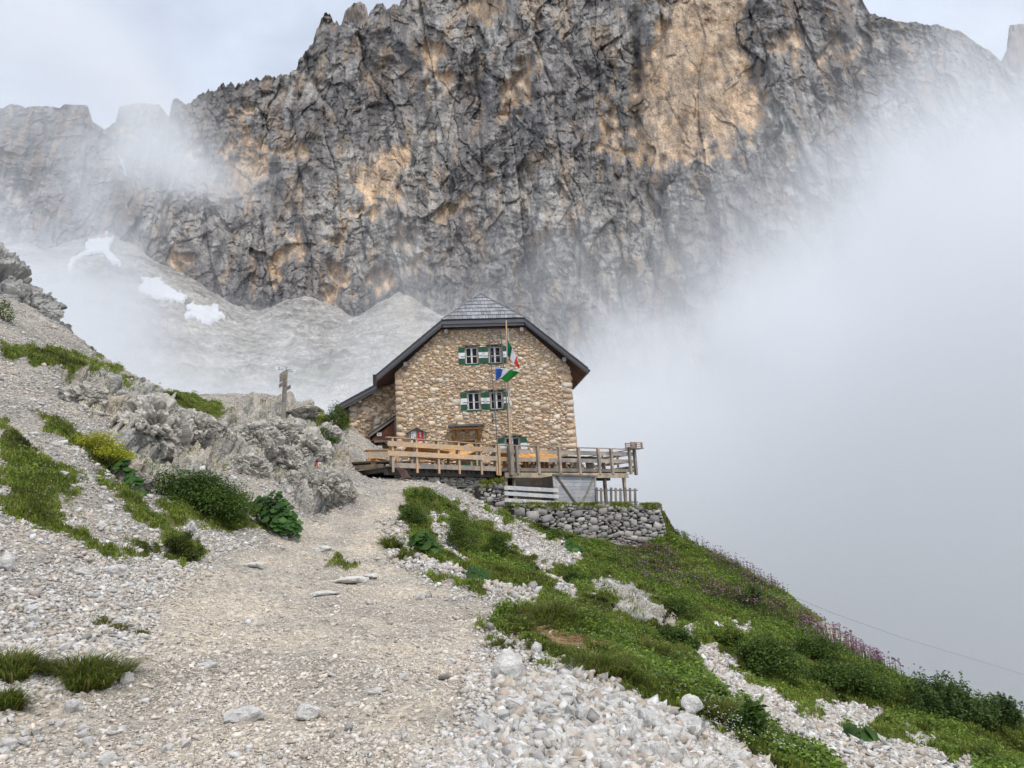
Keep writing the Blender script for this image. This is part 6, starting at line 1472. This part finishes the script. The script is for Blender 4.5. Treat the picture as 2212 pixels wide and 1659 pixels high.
shrub(1668, 1452, 150, 70, 'wide green willow thicket in the middle of the grassy slope', MG+DG, 13, 8000, .05, .6, 14)
shrub(1585, 1398, 84, 44, 'yellowish willow bush above the wide thicket', MG+YG[2:3], 14, 2600, .05, .7, 8)
shrub(1845, 1500, 170, 62, 'dark willow thicket near the outer edge of the slope', DG+MG[:1], 15, 6500, .055, .6, 12)
shrub(1765, 1420, 110, 46, 'dense dark green bush above the outer willow thicket', DG, 16, 3400, .055, .6, 8)
shrub(2060, 1552, 150, 46, 'grey green willow row standing out against the mist at the right', [(.11, .17, .05), (.085, .14, .045), (.15, .21, .06)], 17, 5000, .06, .5, 12, spiky=.7)
shrub(2165, 1562, 80, 36, 'last willow bush at the right picture edge', [(.11, .17, .05), (.085, .14, .045)], 18, 2200, .06, .5, 8, spiky=.5)
shrub(1628, 1592, 46, 52, 'upright leafy sapling at the rim of the gravel run', [(.13, .21, .05), (.10, .17, .04)], 19, 700, .09, .7, 8, spiky=.3)
shrub(1480, 1330, 110, 42, 'low green bush under the grey rock outcrop', MG, 20, 3000, .045, .6, 7)
shrub(1210, 1160, 90, 24, 'green cushion at the foot of the retaining wall', MG, 21, 2000, .05, .6, 4)
shrub(395, 1205, 76, 50, 'mossy green cushion at the end of the lowest bank beside the path', [(.085, .12, .02), (.11, .14, .025), (.06, .09, .02)], 22, 3600, .035, .8, 3)
shrub(8, 690, 40, 46, 'thin shrub at the left picture edge under the dark crag', MG, 23, 400, .07, .7, 7)
shrub(1462, 1388, 90, 30, 'low dark bush at the top of the gravel run', DG, 24, 2600, .045, .6, 6)

def butterbur(u, v, wpx, hpx, label, seed, n=60, r0=.11, cols=((.045, .12, .02), (.06, .15, .025), (.04, .095, .022), (.085, .18, .04)), deep=.6):
    """big round leaves, each a scalloped shallow disc on its own stalk"""
    rg = np.random.default_rng(900+seed); g = surf(u, v); d = np.linalg.norm(g-O); rx = wpx/1659*d/2; hz = hpx/1659*d; root = empty('butterbur_plant', tuple(g)); tag(root, label, 'broad leaved plant')
    V, F, C, q = [], [], [], MB(); b_ = 0
    for k in range(n):
        a = rg.uniform(0, 6.28); t_ = math.sqrt(rg.random()); x = math.cos(a)*t_*rx*.9; y = math.sin(a)*t_*rx*deep; z = float(H(g[0]+x, g[1]+y))-g[2]+hz*(1-.6*t_*t_)*rg.uniform(.45, 1); r = r0*rg.uniform(.6, 1.2)
        nrm = np.array([x/rx*.9+rg.normal(0, .25), y/rx*.9-.55+rg.normal(0, .25), .9]); nrm /= np.linalg.norm(nrm); t1 = np.cross(nrm, [0.3, 1, 0]); t1 /= np.linalg.norm(t1); t2 = np.cross(nrm, t1); m_ = 14; col = np.array(cols[rg.integers(len(cols))])*rg.uniform(.75, 1.25)
        c0 = np.array([x, y, z]); vs = [c0-nrm*r*.12]
        for i in range(m_):
            th_ = 6.283*i/m_; rr_ = r*(1+.09*math.cos(th_*7)+rg.normal(0, .03))*(0.62 if i == 0 else 1); vs.append(c0+t1*math.cos(th_)*rr_+t2*math.sin(th_)*rr_+nrm*(rg.normal(0, .04)*r))
        for i in range(m_): vs.append(c0*.0+(vs[0]*.5+vs[1+i]*.5)+nrm*r*.06)
        V += vs; F += [(b_, b_+1+m_+i, b_+1+m_+(i+1) % m_) for i in range(m_)]+[(b_+1+m_+i, b_+1+i, b_+1+(i+1) % m_) for i in range(m_)]+[(b_+1+m_+i, b_+1+(i+1) % m_, b_+1+m_+(i+1) % m_) for i in range(m_)]
        C += [col*1.15]+[col]*m_+[col*.95]*m_; b_ += 1+2*m_
        q.cyl((x*.6, y*.6, float(H(g[0]+x*.6, g[1]+y*.6))-g[2]), tuple(c0-nrm*r*.12), .005, n=5)
    link('leaves', mesh_np('leaves', np.array(V), np.array(F), np.array(C)), M['leaf'], root); q.build('stalks', mat_stalk, root); return root
mat_stalk = mat_plain('stalk', (.10, .16, .05), .7)
butterbur(596, 1142, 120, 78, 'large round leaved butterbur clump at the foot of the rock beside the path', 1, 330, .085)
butterbur(918, 1196, 66, 50, 'round leaved butterbur on the white gravel below the path rim', 2, 60, .11, ((.05, .12, .026), (.065, .145, .03), (.085, .17, .035)))
butterbur(262, 1022, 56, 36, 'few broad butterbur leaves at the end of the yellow green shrub', 3, 26, .10)
butterbur(292, 1060, 50, 22, 'lowest broad butterbur leaves beside the white scree tongue', 4, 16, .11)
butterbur(1860, 1602, 60, 22, 'dark butterbur patch next to the right gravel run', 5, 22, .13, ((.06, .13, .028), (.08, .16, .035)))
butterbur(1240, 1190, 60, 16, 'butterbur leaves scattered on the scree under the retaining wall', 6, 24, .13)
butterbur(1030, 1250, 60, 26, 'pale green butterbur leaves on the slope below the path rim', 7, 22, .12)

# flowers: tiny heads on thin stalks
def flowers(name, polys, n, col, size, hh, seed, stalk=True):
    rg = np.random.default_rng(seed); P_ = []
    for poly, k in polys:
        w = px_w*inpoly(GU2, GV2, poly); 
        if w.sum() <= 0: continue
        P_.append(scatter(int(n*k), w*(.3+(pat2 > -.05)), seed)[0])
    p = np.concatenate(P_); k = len(p); h = rg.uniform(*hh, k); d = np.linalg.norm(p-O, axis=1); top_ = p+np.stack([rg.normal(0, .03, k), rg.normal(0, .03, k), h], -1)
    s = np.maximum(rg.uniform(.7, 1.3, k)*size, .0008*d); V, F, C = stamp(LIB[:5], top_, np.stack([s, s, s*.45], -1), rand_rot(k, rg), np.array(col)[rg.integers(0, len(col), k)]*rg.uniform(.8, 1.2, (k, 1)), rg)
    parts = [(V, F, C)]
    if stalk:
        sw = (.002+.00025*d)[:, None]*np.array([[1, 0, 0]]); Vs = np.stack([p-sw, p+sw, top_], 1).reshape(-1, 3); parts.append((Vs, np.arange(k)[:, None]*3+[[0, 1, 2]], np.tile([.07, .10, .03], (3*k, 1))))
    V, F, C = join(parts); tag(link(name, mesh_np(name, V, F, C), M['leaf']), kind='stuff')
flowers('pink_flowers', [([(1330,1190),(1440,1190),(1480,1240),(1560,1270),(1560,1310),(1440,1280),(1330,1240)], .26), ([(1490,1160),(1560,1180),(1660,1250),(1700,1290),(1640,1300),(1560,1240),(1500,1190)], .24),
  ([(1520,1265),(1640,1300),(1760,1350),(1740,1370),(1620,1340),(1520,1300)], .16), ([(1720,1355),(1800,1370),(1910,1440),(1900,1460),(1800,1420),(1720,1385)], .30), ([(1900,1440),(2010,1505),(2000,1520),(1900,1470)], .04)], 1900, [(.42, .22, .33), (.36, .17, .28), (.50, .30, .40), (.30, .15, .20)], .035, (.25, .55), 31)
flowers('white_flowers', [([(1100,1280),(1300,1330),(1560,1480),(1700,1600),(1560,1600),(1400,1480),(1200,1400)], .5), ([(1500,1500),(1800,1600),(1760,1659),(1560,1640)], .35), ([(0,1000),(200,1050),(280,1180),(100,1130)], .15)], 1300, [(.72, .72, .66)], .010, (.06, .20), 32, False)
flowers('blue_gentians', [([(1560,1440),(1640,1450),(1640,1475),(1560,1470)], .3), ([(1700,1608),(1735,1610),(1735,1625),(1700,1622)], .7)], 14, [(.07, .06, .36)], .025, (.05, .12), 33, False)
# moss and grass hanging over the top of the retaining walls
rg = np.random.default_rng(71); parts = []
for a_, b_, n, za, zb_ in ((WA, WB, 6500, zA, zB), (WB, wc, 1500, zB, zB-.02), (pA, pB, 1300, 3.74, 3.87), (dwA, dwA+(dwB-dwA)*.15, 150, 4.1, 4.1)):
    a_ = np.array(a_); b_ = np.array(b_); d = (b_-a_)/np.linalg.norm(b_-a_); n_ = np.array([d[1], -d[0]]); t_ = rg.random(n); clump = np.clip(noise(np.stack([t_*9, t_*0, t_*0], -1), 8)+.35, 0.05, 1)
    k = rg.random(n) < clump*1.5; t_ = t_[k]; o = rg.uniform(-.15, .16, len(t_)); x = a_[0]+(b_-a_)[0]*t_+n_[0]*o; y = a_[1]+(b_-a_)[1]*t_+n_[1]*o; z = za+(zb_-za)*t_-np.clip(o, 0, 1)*rg.uniform(.2, 1.8, len(t_))+.0
    p = np.stack([x, y, z], -1); parts.append(blades(p, np.tile([*(n_*1.2), .5], (len(p), 1)), rg.uniform(.06, .2, len(p)), np.full(len(p), .03), gcol(len(p), rg)*np.array([1.0, .95, .8]), rg, .8, .5))
V, F, C = join(parts); tag(link('wall_moss', mesh_np('wall_moss', V, F, C), M['leaf']), kind='stuff')
# the dark crag at the left edge of the view
def crag_mesh(seed, base, zs=1.0):
    b2 = bmesh.new(); bmesh.ops.create_icosphere(b2, subdivisions=6, radius=1); co = np.array([v.co[:] for v in b2.verts]); w2 = co+fbm(co*1.2, 3, seed)[:, None]*.30
    g1, h1 = facets3(w2*np.array([1.8, 1.8, 1.7])+seed, seed+2, .8); g2_, h2 = facets3(w2*np.array([4.2, 4.2, 4.6])+seed, seed+6, .8); g3, h3 = facets3(w2*9.5, seed+8, .9)
    rad_ = .96+g1*.26+g2_*.12+g3*.05-h1*.13-h2*.07-h3*.02+fbm(co*6, 3, seed+3)*.04
    for v, q_ in zip(b2.verts, rad_): v.co *= float(q_)
    m_ = bpy.data.meshes.new('rock_block'); b2.to_mesh(m_); b2.free(); a = m_.color_attributes.new('Col', 'FLOAT_COLOR', 'POINT'); cc = np.ones((len(co), 4), np.float32)
    st = sm(fbm(co*np.array([3, 3, 1.5])+seed, 4, seed+9), .08, .3)[:, None]; cc[:, :3] = np.array(base)*(1+.45*fbm(co*3, 4, seed+10)[:, None])*(1-.3*st); a.data.foreach_set('color', cc.ravel()); m_.materials.append(M['stone']); return m_
cg = crag_mesh(971, (.34, .33, .31))
cr_ = empty('rock_crag', tuple(pt(-10, 700, 33))); tag(cr_, 'dark grey rock crag cut by the left picture edge above the scree slope', 'rock')
for (u, v, y, sx1, sy1, sz1, rz) in ((-45, 650, 37, 2.3, 2.8, 3.0, .4), (30, 690, 35, 1.5, 2.2, 1.8, 1.7), (82, 716, 33.5, 1.1, 1.6, .85, 2.9)):
    o = link('crag_block', cg, None, cr_); p = pt(u, v, y); o.location = Vector(p)-cr_.location; o.scale = (sx1, sy1, sz1); o.rotation_euler = (0, .25, rz)

# bedrock blocks breaking out of the slope between the moss banks and the hut
oc_ = empty('rock_outcrop', tuple(surf(480, 960))); tag(oc_, 'broken pale grey limestone outcrop between the upper scree and the path, below the signpost', 'rock outcrop')
RB = [crag_mesh(1500+31*k, (.50, .47, .42)) for k in range(4)]
rgb = np.random.default_rng(17)
for k, (u, v, w, h) in enumerate(((300, 935, 150, 150), (245, 885, 90, 70), (355, 985, 130, 100), (405, 930, 110, 80), (470, 965, 120, 90), (540, 950, 110, 80), (600, 935, 90, 60), (520, 1020, 110, 80), (590, 1010, 120, 90), (655, 985, 120, 110), (640, 1060, 90, 80), (700, 1060, 110, 90), (740, 1070, 60, 50), (690, 940, 80, 50), (290, 1045, 60, 40), (165, 860, 90, 60), (560, 885, 110, 36), (640, 895, 90, 30), (450, 905, 70, 36))):
    g = surf(u, v); d = np.linalg.norm(g-O); a_ = w/1659*d/2; hh = h/1659*d/2; o = link('rock_block', RB[k % 4] if k >= 4 else RB[k], None, oc_)
    o.location = Vector(g+np.array([0, a_*.55, hh*.10]))-oc_.location; o.scale = (a_, a_*.9, hh); o.rotation_euler = (rgb.normal(0, .15), rgb.normal(0, .15), rgb.uniform(0, 6.28))

# painted waymark on the rock
bpy.context.view_layer.update(); dg_ = bpy.context.evaluated_depsgraph_get(); _r = ray(690, 1004); hit = SC.ray_cast(dg_, Vector(O), Vector(_r).normalized())
wp = np.array(hit[1]) if hit[0] else surf(692, 1006); wm = empty('trail_waymark', tuple(wp)); tag(wm, 'red and white painted waymark on the grey rock face beside the path', 'waymark')
nv = (O-wp); nv = nv/np.linalg.norm(nv); nv = np.array([nv[0]+.15, nv[1], .12]); nv /= np.linalg.norm(nv); sx_ = np.cross(np.array([0, 0, 1.0]), nv); sx_ /= np.linalg.norm(sx_); sx_ = -sx_; sz_ = np.cross(sx_, nv); sz_ = sz_ if sz_[2] > 0 else -sz_
sx_ = sx_ if sx_[0] > 0 else -sx_
def patch(x0, x1, z0, z1, off, mat, nm, par):
    q = MB(); c_ = wp+nv*(off+.05); q.prism([tuple(c_+sx_*x+sz_*z) for x, z in ((x0, z0), (x1, z0+.005), (x1+.004, z1), (x0-.003, z1-.006))], tuple(-nv*(.12+off))); return q.build(nm, mat, par, True)
patch(-.135, -.05, -.085, .085, 0, M['red'], 'red_field', wm); patch(.055, .13, -.09, .08, 0, M['red'], 'red_field', wm); patch(-.048, .053, -.087, .083, .001, M['white'], 'white_field', wm)
for k, (x, z, w, h) in enumerate(((0, .03, .03, .012), (0, -.002, .03, .012), (0, -.034, .03, .012), (-.014, 0, .008, .07), (.014, 0, .008, .07))):
    pass
tm = text_mesh('number', '8', .13, M['ink'], wm, .001, 'CENTER'); mt = Matrix((( *sx_, ), (*sz_, ), (*nv, ))).transposed().to_4x4(); tm.matrix_local = Matrix.Translation(Vector(nv*(.054)) - Vector(sz_)*.045) @ mt
